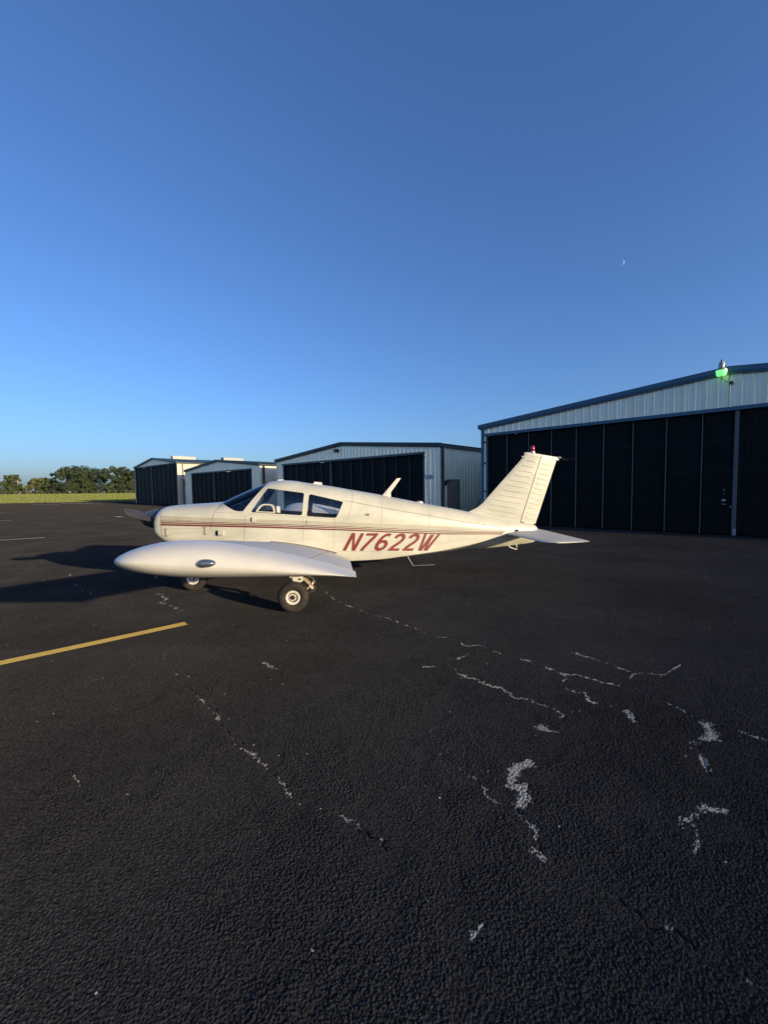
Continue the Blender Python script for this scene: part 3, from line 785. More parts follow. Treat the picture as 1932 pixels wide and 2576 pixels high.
MB().lathe([(.055, 0), (.055, .045), (.03, .06), (0, .06)], (.24, .28, -.22), 'y', 16).build('junction_box', 'hub', L0, True)

# rod leaning in the gap between the two hangars
q0 = row_point(-10.95, 2.2, 1.9); q1 = row_point(-11.95, 1.6, 0.0)
rod = MB().tube([q1, (q0 + q1) / 2, q0], .022).build('leaning_rod', 'black', None, True)
tag(rod, 'thin black rod leaning in the gap beside the blue hangar corner', 'rod')

# ------------------------------------------------------------------ aircraft
# local frame: +x towards the nose, +y towards the left wing tip, z up from the ground below the main wheels
PYAW = 0.094
AC = empty('light_aircraft', (-1.46, 7.38, 0.0), math.pi + PYAW)
tag(AC, 'white low-wing propeller aeroplane with maroon stripes and red N7622W on its side', 'aeroplane')

def pchip(xs, ys):
    xs, ys = np.array(xs, float), np.array(ys, float)
    o = np.argsort(xs); xs, ys = xs[o], ys[o]
    hh = np.diff(xs); dl = np.diff(ys) / hh
    mm = np.zeros(len(xs)); mm[0], mm[-1] = dl[0], dl[-1]
    for i in range(1, len(xs) - 1):
        if dl[i - 1] * dl[i] > 0:
            w1, w2 = 2 * hh[i] + hh[i - 1], hh[i] + 2 * hh[i - 1]
            mm[i] = (w1 + w2) / (w1 / dl[i - 1] + w2 / dl[i])
    def f(x):
        x = min(max(x, xs[0]), xs[-1])
        i = min(max(int(np.searchsorted(xs, x)) - 1, 0), len(xs) - 2)
        t = (x - xs[i]) / hh[i]
        return float((2 * t ** 3 - 3 * t * t + 1) * ys[i] + (t ** 3 - 2 * t * t + t) * hh[i] * mm[i] + (-2 * t ** 3 + 3 * t * t) * ys[i + 1] + (t ** 3 - t * t) * hh[i] * mm[i + 1])
    return f
def prof(d): return pchip([a for a, b in d], [b for a, b in d])
F_zt = prof([(2.40, 1.345), (2.39, 1.385), (2.365, 1.425), (2.33, 1.455), (2.27, 1.484), (2.17, 1.500), (1.966, 1.515), (1.40, 1.546), (1.335, 1.553), (1.2, 1.617), (1.0, 1.708), (.8, 1.793), (.6, 1.866), (.5, 1.895),
             (.28, 1.912), (.15, 1.904), (-.1, 1.863), (-.36, 1.825), (-.9, 1.728), (-1.41, 1.632), (-2.1, 1.487), (-3.03, 1.298), (-3.3, 1.234), (-4.02, 1.085), (-4.3, 1.032), (-4.36, .985)])
F_zs = prof([(2.40, 1.20), (2.2, 1.20), (1.4, 1.26), (1.0, 1.33), (.5, 1.36), (-.2, 1.33), (-.7, 1.28), (-1.2, 1.24), (-2.0, 1.11), (-2.7, 1.0), (-3.5, .93), (-4.0, .91), (-4.36, .90)])
F_ws = prof([(2.40, .31), (2.39, .345), (2.365, .385), (2.33, .410), (2.27, .432), (2.17, .452), (1.9, .48), (1.4, .52), (1.0, .545), (.5, .555), (-.2, .552), (-.7, .535), (-1.2, .492), (-1.8, .425), (-2.5, .332), (-3.1, .25), (-3.7, .165), (-4.0, .118), (-4.3, .075), (-4.36, .045)])
F_nt = prof([(2.40, 2.2), (2.2, 2.6), (1.4, 2.6), (1.0, 2.35), (.5, 2.7), (-.2, 2.9), (-.8, 2.6), (-1.4, 2.35), (-3, 2.2), (-4.36, 2.0)])
F_zc = prof([(2.40, 1.13), (2.36, 1.10), (2.25, 1.04), (2.0, .94), (1.4, .80), (1.0, .70), (.4, .64), (-.4, .58), (-.8, .56), (-1.3, .555), (-1.8, .585), (-2.5, .645), (-3.1, .74), (-3.7, .855), (-4.0, .865), (-4.36, .865)])
F_zk = prof([(2.40, 1.075), (2.385, 1.02), (2.355, .965), (2.31, .90), (2.26, .85), (2.15, .785), (1.95, .72), (1.4, .625), (1.0, .585), (0, .54), (-.8, .505), (-1.3, .508), (-1.8, .538), (-2.6, .566), (-3.5, .616), (-4.0, .662), (-4.3, .70), (-4.36, .74)])
F_nb = prof([(2.40, 2.0), (1.4, 2.4), (.8, 3.4), (-.6, 4.5), (-1.4, 3.2), (-2.2, 1.7), (-3.0, 1.12), (-4.36, 1.12)])
def params(x, d=0.0):
    return F_zt(x) - d, F_zs(x), F_ws(x) - d, F_nt(x), F_zc(x), F_ws(x) - d, F_zk(x) + d, F_nb(x)
def half_section(x, d=0.0, NBt=9, NS=5, NT=16):
    zt, zs, ws, nt, zc, wc, zk, nb = params(x, d)
    p = []
    for i in range(NBt):
        a = math.pi / 2 * i / NBt
        p.append((wc * math.sin(a) ** (2 / nb), zc - (zc - zk) * math.cos(a) ** (2 / nb)))
    for i in range(NS):
        t = i / NS; p.append((wc + (ws - wc) * t, zc + (zs - zc) * t))
    for i in range(NT + 1):
        a = math.pi / 2 * i / NT
        p.append((ws * max(0, math.cos(a)) ** (2 / nt), zs + (zt - zs) * math.sin(a) ** (2 / nt)))
    p[0] = (0.0, zk); p[-1] = (0.0, zt)
    return p
def section(x, d=0.0):
    p = half_section(x, d)
    return [(x, y, z) for y, z in p] + [(x, -y, z) for y, z in p[-2:0:-1]]
def ysurf(x, z, out=0.0):
    zt, zs, ws, nt, zc, wc, zk, nb = params(x)
    if z >= zs:
        t = min(1, (z - zs) / (zt - zs)); y = ws * max(0, 1 - t ** nt) ** (1 / nt)
    elif z >= zc: y = wc + (ws - wc) * (z - zc) / (zs - zc)
    else:
        t = min(1, (zc - z) / (zc - zk)); y = wc * max(0, 1 - t ** nb) ** (1 / nb)
    return y + out
def on_skin(x, z, out=0.003, side=1):
    """point just proud of the skin"""
    e = 0.004
    y = ysurf(x, z)
    dz = (ysurf(x, z + e) - ysurf(x, z - e)) / (2 * e); dx = (ysurf(x + e, z) - ysurf(x - e, z)) / (2 * e)
    dz = max(-2.5, min(2.5, dz)); dx = max(-2.5, min(2.5, dx))
    n = Vector((-dx, 1, -dz)).normalized()
    return (x + n.x * out, side * (y + n.y * out), z + n.z * out)
XS = sorted(set([2.40, 2.397, 2.392, 2.384, 2.373, 2.36, 2.34, 2.315, 2.285, 2.255] + [round(2.22 - .055 * i, 3) for i in range(120) if 2.22 - .055 * i > -4.3] + [1.335, -4.3, -4.33, -4.36]), reverse=True)

# --- fuselage with cut windows
tmp_out = MB().loft([section(x) for x in XS]).build('tmp_outer', 'paint', None)
xi = [x for x in XS if -1.9 < x < 1.36]
tmp_in = MB().loft([section(x, 0.022) for x in xi]).build('tmp_inner', 'interior', None)
def rounded(poly, rad, n=5):
    out = []
    L = len(poly)
    for i in range(L):
        p, a, b = Vector(poly[i]), Vector(poly[i - 1]), Vector(poly[(i + 1) % L])
        r = rad[i] if isinstance(rad, (list, tuple)) else rad
        d1, d2 = (a - p), (b - p); l1, l2 = min(r, d1.length * .45), min(r, d2.length * .45)
        s, e = p + d1.normalized() * l1, p + d2.normalized() * l2
        for k in range(n + 1):
            t = k / n; q = s * (1 - t) ** 2 + p * 2 * t * (1 - t) + e * t * t; out.append((q.x, q.y))
    return out
WIN1 = [(.515, 1.775), (-.088, 1.688), (-.052, 1.318), (.775, 1.388)]
WIN2 = [(-.172, 1.672), (-.735, 1.532), (-.612, 1.262), (-.125, 1.305)]
SHIELD = [(1.325, 1.5505), (1.22, 1.512), (1.12, 1.458), (1.04, 1.418), (.98, 1.405), (.90, 1.405), (.545, 1.855), (.575, 2.05), (1.45, 2.05), (1.45, 1.62)]
cuts = [rounded(WIN1, [.03, .03, .04, .03]), rounded(WIN2, [.04, .03, .05, .03]), SHIELD]
me = boolean(tmp_out, tmp_in, 'DIFFERENCE', True)
hollow = bpy.data.objects.new('tmp_hollow', me); COL.objects.link(hollow)
for poly in cuts:
    c = MB().prism(poly, -.9, .9).build('tmp_cut', 'paint', None)
    me = boolean(hollow, c, 'DIFFERENCE', True)
    hollow.data = me
    bpy.data.objects.remove(c, do_unlink=True)
me = hollow.data; me.name = 'fuselage'
me.polygons.foreach_set('use_smooth', [True] * len(me.polygons)); me.set_sharp_from_angle(angle=R(28))
bpy.data.objects.remove(hollow, do_unlink=True)
fus = bpy.data.objects.new('fuselage', me); link(fus, AC)
# --- panes
def panes(poly, xa, xb, material, name, d=0.006):
    xx = [x for x in XS if xa < x < xb]
    s1 = MB().loft([section(x, d) for x in xx]).build('tmp1', material, None)
    s2 = MB().loft([section(x, d + .005) for x in xx[1:-1]]).build('tmp2', material, None)
    sh = bpy.data.objects.new('tmp3', boolean(s1, s2, 'DIFFERENCE')); COL.objects.link(sh)
    res = []
    for y0, y1 in (((-.9, .9),) if name == 'windshield' else ((0.1, .9), (-.9, -.1))):
        c = MB().prism(poly, y0, y1).build('tmp4', material, None)
        mm = boolean(sh, c, 'INTERSECT'); mm.name = name
        mm.materials.clear(); mm.materials.append(M[material])
        mm.polygons.foreach_set('use_smooth', [True] * len(mm.polygons)); mm.set_sharp_from_angle(angle=R(30))
        o = bpy.data.objects.new(name, mm); link(o, AC); res.append(o)
        bpy.data.objects.remove(c, do_unlink=True)
    for o in (s1, s2, sh): bpy.data.objects.remove(o, do_unlink=True)
    return res
def grow(poly, g):
    c = Vector((sum(p[0] for p in poly) / len(poly), sum(p[1] for p in poly) / len(poly)))
    return [tuple(Vector(p) + (Vector(p) - c).normalized() * g) for p in poly]
side_panes = panes(grow(WIN1, .012), -.3, 1.05, 'glass', 'side_window')
panes(grow(WIN2, .012), -1.0, .1, 'glass', 'rear_window')
panes([(1.340, 1.545), (1.22, 1.502), (1.12, 1.448), (1.04, 1.408), (.98, 1.395), (.885, 1.395), (.53, 1.86), (.56, 2.05), (1.45, 2.05), (1.45, 1.60)], .3, 1.45, 'windshield', 'windshield')
for o in (tmp_out, tmp_in): bpy.data.objects.remove(o, do_unlink=True)

# --- lines that lie on the skin
def skin_strip(name, pts, width, material, parent, out=0.003, step=0.06, side=1, taper=False):
    v, f = [], []
    P = []
    for (x0, z0), (x1, z1) in zip(pts[:-1], pts[1:]):
        k = max(1, int(math.hypot(x1 - x0, z1 - z0) / step))
        P += [(x0 + (x1 - x0) * i / k, z0 + (z1 - z0) * i / k) for i in range(k)]
    P.append(pts[-1]); n = len(P)
    for i, (x, z) in enumerate(P):
        a, b = P[max(i - 1, 0)], P[min(i + 1, n - 1)]
        t = Vector((b[0] - a[0], b[1] - a[1])).normalized(); s = Vector((-t.y, t.x))
        w = width * (1 - .4 * i / n if taper else 1)
        for k in (-.5, .5): v.append(on_skin(x + s.x * w * k, z + s.y * w * k, out, side))
    for i in range(n - 1): f.append((2 * i, 2 * i + 2, 2 * i + 3, 2 * i + 1))
    return obj(name, v, f, material, parent)
T_top = prof([(2.26, 1.338), (.87, 1.268), (-.57, 1.192), (-2.67, 1.042), (-3.72, .962)])
T_bot = prof([(2.26, 1.207), (.87, 1.152), (-.57, 1.072), (-2.67, .925), (-3.72, .885)])
for side in (1, -1):
    for t, w, mn in ((0.0, .0085, 'pinstripe'), (.168, .0085, 'pinstripe'), (.335, .0085, 'pinstripe'), (.53, .0130, 'brown'), (.745, .0190, 'maroon'), (1.0, .0270, 'maroon')):
        xe = -3.72 + .10 * t
        pts = [(x, T_top(x) + (T_bot(x) - T_top(x)) * t) for x in np.linspace(2.232, xe, 110)]
        skin_strip('stripe', pts, w, mn, AC, .0045, .06, side, True)
def seam(pts, w=.006, mn='seam', both=True, out=.0022):
    for side in ((1, -1) if both else (1,)):
        skin_strip('panel_seam', pts, w, mn, fus, out, .05, side)
seam([(1.262, 1.525), (1.30, 1.48), (1.372, 1.395), (1.40, 1.27), (1.432, 1.122)], .008)
seam([(2.228, 1.46), (2.238, 1.38), (2.238, 1.20), (2.222, 1.02), (2.20, .93)], .007)
seam([(1.372, 1.393), (1.1, 1.385), (.90, 1.375)], .006, 'seam_soft')
seam([(.872, 1.34), (.895, .93)], .006, 'seam')
seam([(-.066, 1.29), (-.062, 1.0), (-.06, .86)], .005, 'seam_soft')
seam([(-.60, 1.255), (-.565, 1.0), (-.56, .72)], .005, 'seam_soft')
seam([(-.905, 1.70), (-.885, 1.55), (-.80, 1.22)], .006, 'seam_soft')
seam([(-1.395, 1.60), (-1.39, 1.42), (-1.375, 1.15)], .006, 'seam_soft')
seam([(-2.245, 1.40), (-2.235, 1.2), (-2.22, 1.06)], .005, 'seam_soft')
seam([(-3.27, 1.18), (-3.26, 1.06), (-3.25, 1.01)], .005, 'seam_soft')
seam([(-.735, 1.55), (-.9, 1.522), (-1.39, 1.416), (-2.217, 1.262), (-2.67, 1.170), (-3.3, 1.065), (-3.9, .965)], .007, 'seam')
seam([(-.55, .702), (-1.0, .685), (-1.35, .675)], .006, 'seam_soft')
seam([(-1.35, .675), (-2.2, .735), (-3.0, .835)], .004, 'seam_soft')
seam([(.80, 1.355), (.4, 1.328), (-.06, 1.292), (-.6, 1.238)], .005, 'seam_soft')
# curved air-oil stains and door-edge lines on the lower cowl
for p in ([(2.20, 1.155), (1.9, 1.135), (1.5, 1.13)], [(2.18, 1.02), (2.0, 1.06), (1.75, 1.07), (1.47, 1.055)], [(2.2, .93), (1.9, .97), (1.65, .985), (1.35, .96), (1.0, .925)]): seam(p, .005, 'seam_soft', False)
def skin_box(name, x0, x1, z0, z1, h, material, side=1, base=-.01):
    ring0 = [on_skin(a, b, base, side) for a, b in ((x0, z0), (x1, z0), (x1, z1), (x0, z1))]
    ring1 = [on_skin(a, b, h, side) for a, b in ((x0, z0), (x1, z0), (x1, z1), (x0, z1))]
    return MB().loft([ring0, ring1]).build(name, material, AC)
for side in (1, -1):
    skin_box('scoop', 1.215, 1.292, 1.022, 1.098, .055, 'paint', side)
    skin_box('scoop_shadow', 1.294, 1.350, 1.026, 1.094, .004, 'black', side)  # black patch: the scoop's cast shadow painted on the skin ahead of it
    skin_box('door_stop', .70, .755, 1.232, 1.305, .030, 'paint', side)
    skin_box('door_stop_shadow', .757, .772, 1.235, 1.300, .004, 'black', side)  # painted shadow of the small box, a black strip along its forward edge
    skin_box('door_catch', -.125, -.118, 1.165, 1.235, .006, 'black', side)
    for x, z in ((2.16, 1.125), (1.53, 1.145)):
        for a, b, c, d in ((x - .03, x + .03, z, z + .012), (x - .008, x + .008, z - .10, z - .002), (x - .03, x + .02, z - .114, z - .102)): skin_box('cowl_latch', a, b, c, d, .006, 'seam', side)
# vent window in the pilot's pane: frame, pane catch
vf = [(.700, 1.392), (.605, 1.525), (.395, 1.51), (.375, 1.365)]
vo, vi = rounded(vf, [.02, .07, .07, .02], 6), rounded(grow(vf, -.038), [.015, .05, .05, .015], 6)
ring = MB(); n = len(vo)
def yp(x, z, o): return (x, ysurf(x, z) + o, z)
ring.v = [yp(a, b, -.012) for a, b in vo] + [yp(a, b, .010) for a, b in vo] + [yp(a, b, .010) for a, b in vi] + [yp(a, b, -.012) for a, b in vi]
for i in range(n):
    j = (i + 1) % n
    for a in range(4):
        b = (a + 1) % 4; ring.f.append((a * n + i, a * n + j, b * n + j, b * n + i))
ring.build('vent_window_frame', 'paint', AC, True, 40)
MB().loft([[yp(a, b, -.004) for a, b in ((.30, 1.37), (.355, 1.375), (.36, 1.48), (.305, 1.475))], [yp(a, b, .008) for a, b in ((.30, 1.37), (.355, 1.375), (.36, 1.48), (.305, 1.475))]]).build('placard', 'rim', AC)

# --- registration and small lettering
def stroke(pts, w, closed=False):
    v, f = [], []
    pts = [Vector(p) for p in pts]; n = len(pts)
    for i, p in enumerate(pts):
        t = (pts[min(i + 1, n - 1)] - pts[max(i - 1, 0)]).normalized(); s = Vector((-t.y, t.x)) * w / 2
        v += [p - s, p + s]
        if i: f.append((2 * i - 2, 2 * i, 2 * i + 1, 2 * i - 1))
    return v, f
def arc(cx, cy, rx, ry, a0, a1, n=14): return [(cx + rx * math.cos(R(a0 + (a1 - a0) * i / n)), cy + ry * math.sin(R(a0 + (a1 - a0) * i / n))) for i in range(n + 1)]
def glyph(ch):
    S = .172
    V, Fc = [], []
    def poly(*pts):
        k = len(V); V.extend(Vector(p) for p in pts); Fc.append(tuple(range(k, k + len(pts))))
    def st(pts, w=S):
        v, f = stroke(pts, w); k = len(V); V.extend(v); Fc.extend(tuple(i + k for i in q) for q in f)
    if ch == 'N':
        poly((0, 0), (S, 0), (S, 1), (0, 1)); poly((.46, 0), (.46 + S, 0), (.46 + S, 1), (.46, 1)); poly((S + .002, 1), (S + .002, .70), (.458, 0), (.458, .30)); return V, Fc, .61
    if ch == 'W':
        for a, b in (((0, 1), (.17, 0)), ((.40, .82), (.235, 0)), ((.40, .82), (.565, 0)), ((.80, 1), (.63, 0))):
            pass
        poly((-.03, 1), (.11, 1), (.235, 0), (.10, 0)); poly((.237, 0), (.30, 0), (.43, .95), (.34, .95), (.205, .26))
        poly((.432, .95), (.345, .36), (.395, 0), (.46, 0), (.53, .95)); poly((.462, 0), (.60, 0), (.86, 1), (.72, 1), (.50, .26)); return V, Fc, .84
    if ch == '7':
        poly((0, 1), (0, .86), (.60, .86), (.60, 1)); st([(.52, .858), (.42, .66), (.31, .42), (.22, .18), (.17, 0)], S); return V, Fc, .60
    if ch == '2':
        poly((0, 0), (.57, 0), (.57, .14), (0, .14))
        st(arc(.28, .70, .215, .225, 172, -20, 14) + [(.40, .48), (.25, .32), (.10, .145)], S); return V, Fc, .60
    if ch == '6':
        st(arc(.30, .31, .225, .235, 90, 450, 22), S)
        st(arc(.36, .68, .24, .245, 52, 110, 6) + [(.155, .78), (.085, .58), (.062, .42), (.068, .33)], S * .98); return V, Fc, .62
    return V, Fc, .6
BASEL, SLOPE, SHEAR = (-.705, .712), -.0437, .545
def letter_xy(u, w, H=.300):
    dx = u + SHEAR * w * H
    return BASEL[0] - dx, BASEL[1] + SLOPE * dx + w * H
for side in (1, -1):
    u = 0.0
    for ch in 'N7622W':
        v, f, adv = glyph(ch)
        sc = .300 * 1.22
        bm = bmesh.new()
        bv = [bm.verts.new((q.x * sc / 1.22 * 1.12, q.y, 0)) for q in v]
        for q in f:
            try: bm.faces.new([bv[i] for i in q])
            except ValueError: pass
        for k in range(1, 8):
            bmesh.ops.bisect_plane(bm, geom=bm.verts[:] + bm.edges[:] + bm.faces[:], plane_co=(0, k / 8, 0), plane_no=(0, 1, 0))
        bm.verts.index_update()
        vv = []
        for q in bm.verts:
            if side == 1: x, z = letter_xy(u + q.co.x, q.co.y)
            else:
                U = 1.50 - (u + q.co.x); x, z = letter_xy(U, q.co.y)
                x += .545 * q.co.y * .3 * 2
            vv.append(on_skin(x, z, .0045, side))
        obj('registration_letter', vv, [[q.index for q in fc.verts] for fc in bm.faces], 'letter', AC)
        bm.free(); u += (adv * .336) + .052
def small_text(body, x, z, size, slope, shear, mn, name):
    v, f = text_mesh(body, size, shear, .001)
    obj(name, [on_skin(x - a, z + b - slope * a, .005) for a, b, c in v], f, mn, AC)
small_text('Cherokee 180', 1.90, 1.262, .052, .045, .35, 'pinstripe', 'model_script')
small_text('Cherokee 180', 1.903, 1.259, .064, .045, .35, 'brown', 'model_script_shadow') if False else None
small_text('180', -1.13, 1.305, .055, .045, 0, 'hose', 'number_decal')

# --- nose: spinner, propeller, inlets
HUB = Vector((2.50, 0, 1.27))
MB().lathe([(.165, -.055), (.165, -.02), (.158, .04), (.140, .10), (.108, .17), (.062, .225), (.02, .25), (.0, .252)], HUB, 'x', 40).build('spinner', 'spinner', AC, True)
BT = R(11.0)
def blade(sgn):
    rings = []
    for r, c, th, tw in ((.09, .150, .044, 44), (.18, .165, .036, 38), (.28, .170, .028, 33), (.42, .168, .020, 28), (.58, .158, .015, 24), (.74, .142, .011, 20), (.88, .118, .008, 18), (.955, .098, .006, 17), (.985, .084, .004, 17)):
        ring = []
        for k in range(16):
            a = 2 * math.pi * k / 16
            p, q = c / 2 * math.cos(a) * 1.0, th / 2 * math.sin(a)
            # chord mostly in the disc plane, pitched by tw
            w = R(tw)
            vert, along = p * math.cos(w) - q * math.sin(w), p * math.sin(w) + q * math.cos(w)
            y, z = sgn * r, vert * sgn
            ring.append((HUB.x + .02 + along, y * math.cos(BT) - z * math.sin(BT), HUB.z + y * math.sin(BT) + z * math.cos(BT)))
        rings.append(ring)
    return MB().loft(rings).build('propeller_blade', 'blade', AC, True, 50)
blade(1); blade(-1)
for side in (1, -1):
    v = [(2.404, side * .215 + .080 * math.cos(a), 1.20 + .062 * math.sin(a)) for a in [2 * math.pi * k / 20 for k in range(20)]]
    v2 = [(2.33, y, z) for x, y, z in v]
    MB().loft([v, v2]).build('air_inlet', 'black', AC)

# --- wing
def airfoil(ts):
    up, lo = [], []
    for t in ts:
        yt = 5 * .158 * (.2969 * math.sqrt(t) - .1260 * t - .3516 * t * t + .2843 * t ** 3 - .1030 * t ** 4)
        c = .023 * (2 * .42 * t - t * t) / .42 ** 2 if t < .42 else .023 * ((1 - .84) + .84 * t - t * t) / (1 - .42) ** 2
        up.append(c + yt); lo.append(c - yt)
    return up, lo
LE0, TE0 = .865, -.815
def wing_frame(y):
    a = abs(y); le = LE0 + max(0, (1.15 - a)) * .33 if a < 1.15 else LE0
    return le, TE0, .765 + .1325 * (a - .55), .600 + .1345 * (a - .55)
def wing_ring(y, t0=0.0, t1=1.0, n=22, rot=0.0, gap=0.0):
    le, te, zl, ze = wing_frame(y)
    ts = [t0 + (t1 - t0) * (1 - math.cos(math.pi * i / n)) / 2 for i in range(n + 1)] if t0 == 0 else [t0 + (t1 - t0) * i / n for i in range(n + 1)]
    up, lo = airfoil(ts); C = LE0 - TE0
    tipw = min(1.0, max(0.0, (abs(y) - 3.5) / .7))          # the moulded tip is finer at its nose
    mid = [(a + b) / 2 for a, b in zip(up, lo)]
    fine = [1 - .22 * tipw * math.exp(-t / .13) for t in ts]
    up = [c + (a - c) * k for a, c, k in zip(up, mid, fine)]; lo = [c + (a - c) * k for a, c, k in zip(lo, mid, fine)]
    ring = []
    for t, q in list(zip(ts, up))[::-1] + list(zip(ts, lo))[(1 if t0 == 0 else 0):]:
        x = le + (te - le) * t; z = zl + (ze - zl) * t + q * C
        if rot:
            hx, hz = le + (te - le) * t0, zl + (ze - zl) * t0
            dx, dz = x - hx, z - hz
            x, z = hx + dx * math.cos(rot) - dz * math.sin(rot), hz + dx * math.sin(rot) + dz * math.cos(rot)
        ring.append((x, y, z))
    return ring
HINGE = .808
for side in (1, -1):
    ys = [.30, .55, .8, 1.0, 1.15, 1.5, 2.0, 2.5, 3.0, 3.5, 3.9, 4.245]
    w = MB().loft([wing_ring(side * y, 0, HINGE) for y in ys]).build('wing', 'paint_dull', AC, True, 30)
    MB().loft([wing_ring(side * y, HINGE + .006, 1.0, 6, rot=R(5)) for y in (.585, 1.2, 1.8, 2.34)]).build('flap', 'paint_dull', AC, True, 30)
    MB().loft([wing_ring(side * y, HINGE + .006, 1.0, 6, rot=R(-0.8)) for y in (2.365, 3.0, 3.6, 4.22)]).build('aileron', 'paint_dull', AC, True, 30)
    # moulded tip
    rings = []
    full = wing_ring(side * 4.25)
    le, te, zl, ze = wing_frame(4.25)
    for k in range(11):
        a = math.pi / 2 * k / 10; y = 4.25 + .32 * math.sin(a)
        sc = max(.02, math.cos(a) ** .9) * (1 + .07 * math.sin(2 * a)); sh = (1 - math.cos(a))
        ring = []
        for x, _, z in full:
            t = (le - x) / (le - te)
            zc = zl + (ze - zl) * t + .018 * math.sin(math.pi * t) + .022 * math.sin(a) - .016 * math.sin(min(1, a * 2)) * (1 - t)
            le2 = le + .055 * math.sin(min(1, a * 1.6)) - .26 * sh * (1 - t) ** 2
            X = le2 + (te - .018 - le2) * t if True else x
            ring.append((X, side * y, zc + (z + .0 - (zl + (ze - zl) * t + .018 * math.sin(math.pi * t))) * sc))
        rings.append(ring)
    MB().loft(rings).build('wing_tip', 'paint_top', AC, True, 40)
    # hinge fairing strips and walkway seam lines on the upper surface
    def wing_line(name, pts, wd, mn):
        v, f = [], []
        for i, (y, t) in enumerate(pts):
            le, te, zl, ze = wing_frame(y); up, _ = airfoil([t]); x = le + (te - le) * t; z = zl + (ze - zl) * t + up[0] * (LE0 - TE0) + .003
            a, b = pts[max(i - 1, 0)], pts[min(i + 1, len(pts) - 1)]
            if abs(b[0] - a[0]) > abs(b[1] - a[1]) * 1.6: o = (wd / 2, 0)
            else: o = (0, wd / 2)
            v += [(x - o[0], side * (y - o[1]), z), (x + o[0], side * (y + o[1]), z)]
            if i: f.append((2 * i - 2, 2 * i, 2 * i + 1, 2 * i - 1))
        obj(name, v, f, mn, w)
    for y in (1.0, 1.75, 2.5, 3.3): wing_line('skin_lap', [(y, t / 20) for t in range(2, 15)], .006, 'seam_soft')
    wing_line('skin_lap', [(y / 4, .40) for y in range(4, 17)], .006, 'seam_soft')
    wing_line('skin_lap', [(.6 + .15 * k, HINGE - .004) for k in range(25)], .010, 'seam')
    wing_line('skin_lap', [(4.235, t / 20) for t in range(1, 17)], .008, 'seam')
    # navigation lamp on the tip
    lx, lz = .215, 1.247
    yo = 4.545
    MB().lathe([(.0, .035), (.028, .028), (.040, .012), (.046, 0)], (lx, side * yo, lz), 'y', 20) if False else None
    rg = []
    for k in range(7):
        a = math.pi / 2 * k / 6; c = math.cos(a)
        rg.append([(lx - .005 + (.050 * math.cos(b) if math.cos(b) > 0 else .082 * math.cos(b)) * c ** .7, side * (yo + .010 + .042 * math.sin(a)), lz + .031 * math.sin(b) * c ** .7) for b in [2 * math.pi * j / 20 for j in range(20)]])
    MB().loft(rg, True, False).build('navigation_lamp', 'lamp_glass', AC, True, 60)
    rb = [[(lx + .012 + (.066 * math.cos(b) if math.cos(b) > 0 else .084 * math.cos(b)) * s, side * (yo + o), lz - .003 + .033 * math.sin(b) * s) for b in [2 * math.pi * j / 20 for j in range(20)]] for s, o in ((1.0, -.03), (1.0, .012), (.82, .019))]
    MB().loft(rb).build('lamp_base', 'paint_top', AC, True, 40)
    # root fillet seal
    v, f = [], []
    for i, x in enumerate(np.linspace(1.05, -.62, 30)):
        le, te, zl, ze = wing_frame(.56); t = (le - x) / (le - te); up, _ = airfoil([max(0, min(1, t))]); z = zl + (ze - zl) * t + up[0] * (LE0 - TE0)
        yb = ysurf(x, z + .03)
        v += [(x, side * (yb + .004), z + .034), (x, side * (yb + .035), z + .008)]
        if i: f.append((2 * i - 2, 2 * i, 2 * i + 1, 2 * i - 1))
    obj('root_fillet', v, f, 'paint_top', AC, True)
    v2 = [(x, side * (abs(y) + .004), z + .001) for x, y, z in v[22:]]
    obj('root_gap', [(x, side * (abs(y) + (.006 if i % 2 else .002)), z + (.002 if i % 2 else -.004)) for i, (x, y, z) in enumerate(v[20:])], [tuple(q - 0 for q in g) for g in f[:len(v[20:]) // 2 - 1]], 'seam', AC)

# --- tail
def fin_ring(z, xl, xt, th, lead=True, n=10):
    """thin symmetric section from xl (nose) to xt (tail edge)"""
    r = []
    for i in range(n + 1):
        t = i / n; r.append((xl + (xt - xl) * t, th * (math.sqrt(max(0, t)) * 1.2 * (1 - .35 * t) if lead else 1 - .9 * t), z))
    return r + [(x, -y, zz) for x, y, zz in r[::-1]]
def lerp_tab(tab, z):
    return float(np.interp(z, [a for a, b in tab], [b for a, b in tab]))
LEAD = [(1.10, -2.85), (1.297, -3.05), (1.33, -3.13), (1.377, -3.225), (1.45, -3.315), (1.551, -3.405), (2.336, -4.128), (2.362, -4.19)]
HNG = [(1.03, -4.004), (1.088, -4.023), (2.342, -4.442), (2.40, -4.462)]
TRL = [(1.02, -4.330), (1.032, -4.335), (2.252, -4.747), (2.35, -4.78)]
def slope_top(x): return 2.372 - .158 * (-4.18 - x) * 1.0
zz = [1.0, 1.15, 1.297, 1.34, 1.39, 1.46, 1.551, 1.7, 1.9, 2.1, 2.28]
rings = [fin_ring(z, lerp_tab(LEAD, z), lerp_tab(HNG, z) + .006, .052 - .012 * (z - 1) / 1.3) for z in zz]
def cap(z, xl, xt, th, lead, zoff):
    return [(x, y, slope_top(x) - zoff) for x, y, _ in fin_ring(z, xl, xt, th, lead)]
rings.append(cap(2.33, -4.118, lerp_tab(HNG, 2.34) + .006, .040, True, .028))
fin = MB().loft(rings).build('fin', 'paint', AC, True, 40)
zz = [1.036, 1.2, 1.5, 1.8, 2.1, 2.22]
rings = [[(x, y, z + .165 * (lerp_tab(HNG, z) - .006 - x) * -1.0 * (1 if z < 2.0 else 1)) for x, y, z in fin_ring(z + .06, lerp_tab(HNG, z + .06) - .008, lerp_tab(TRL, z), .040 - .010 * (z - 1) / 1.3, False)] for z in zz]
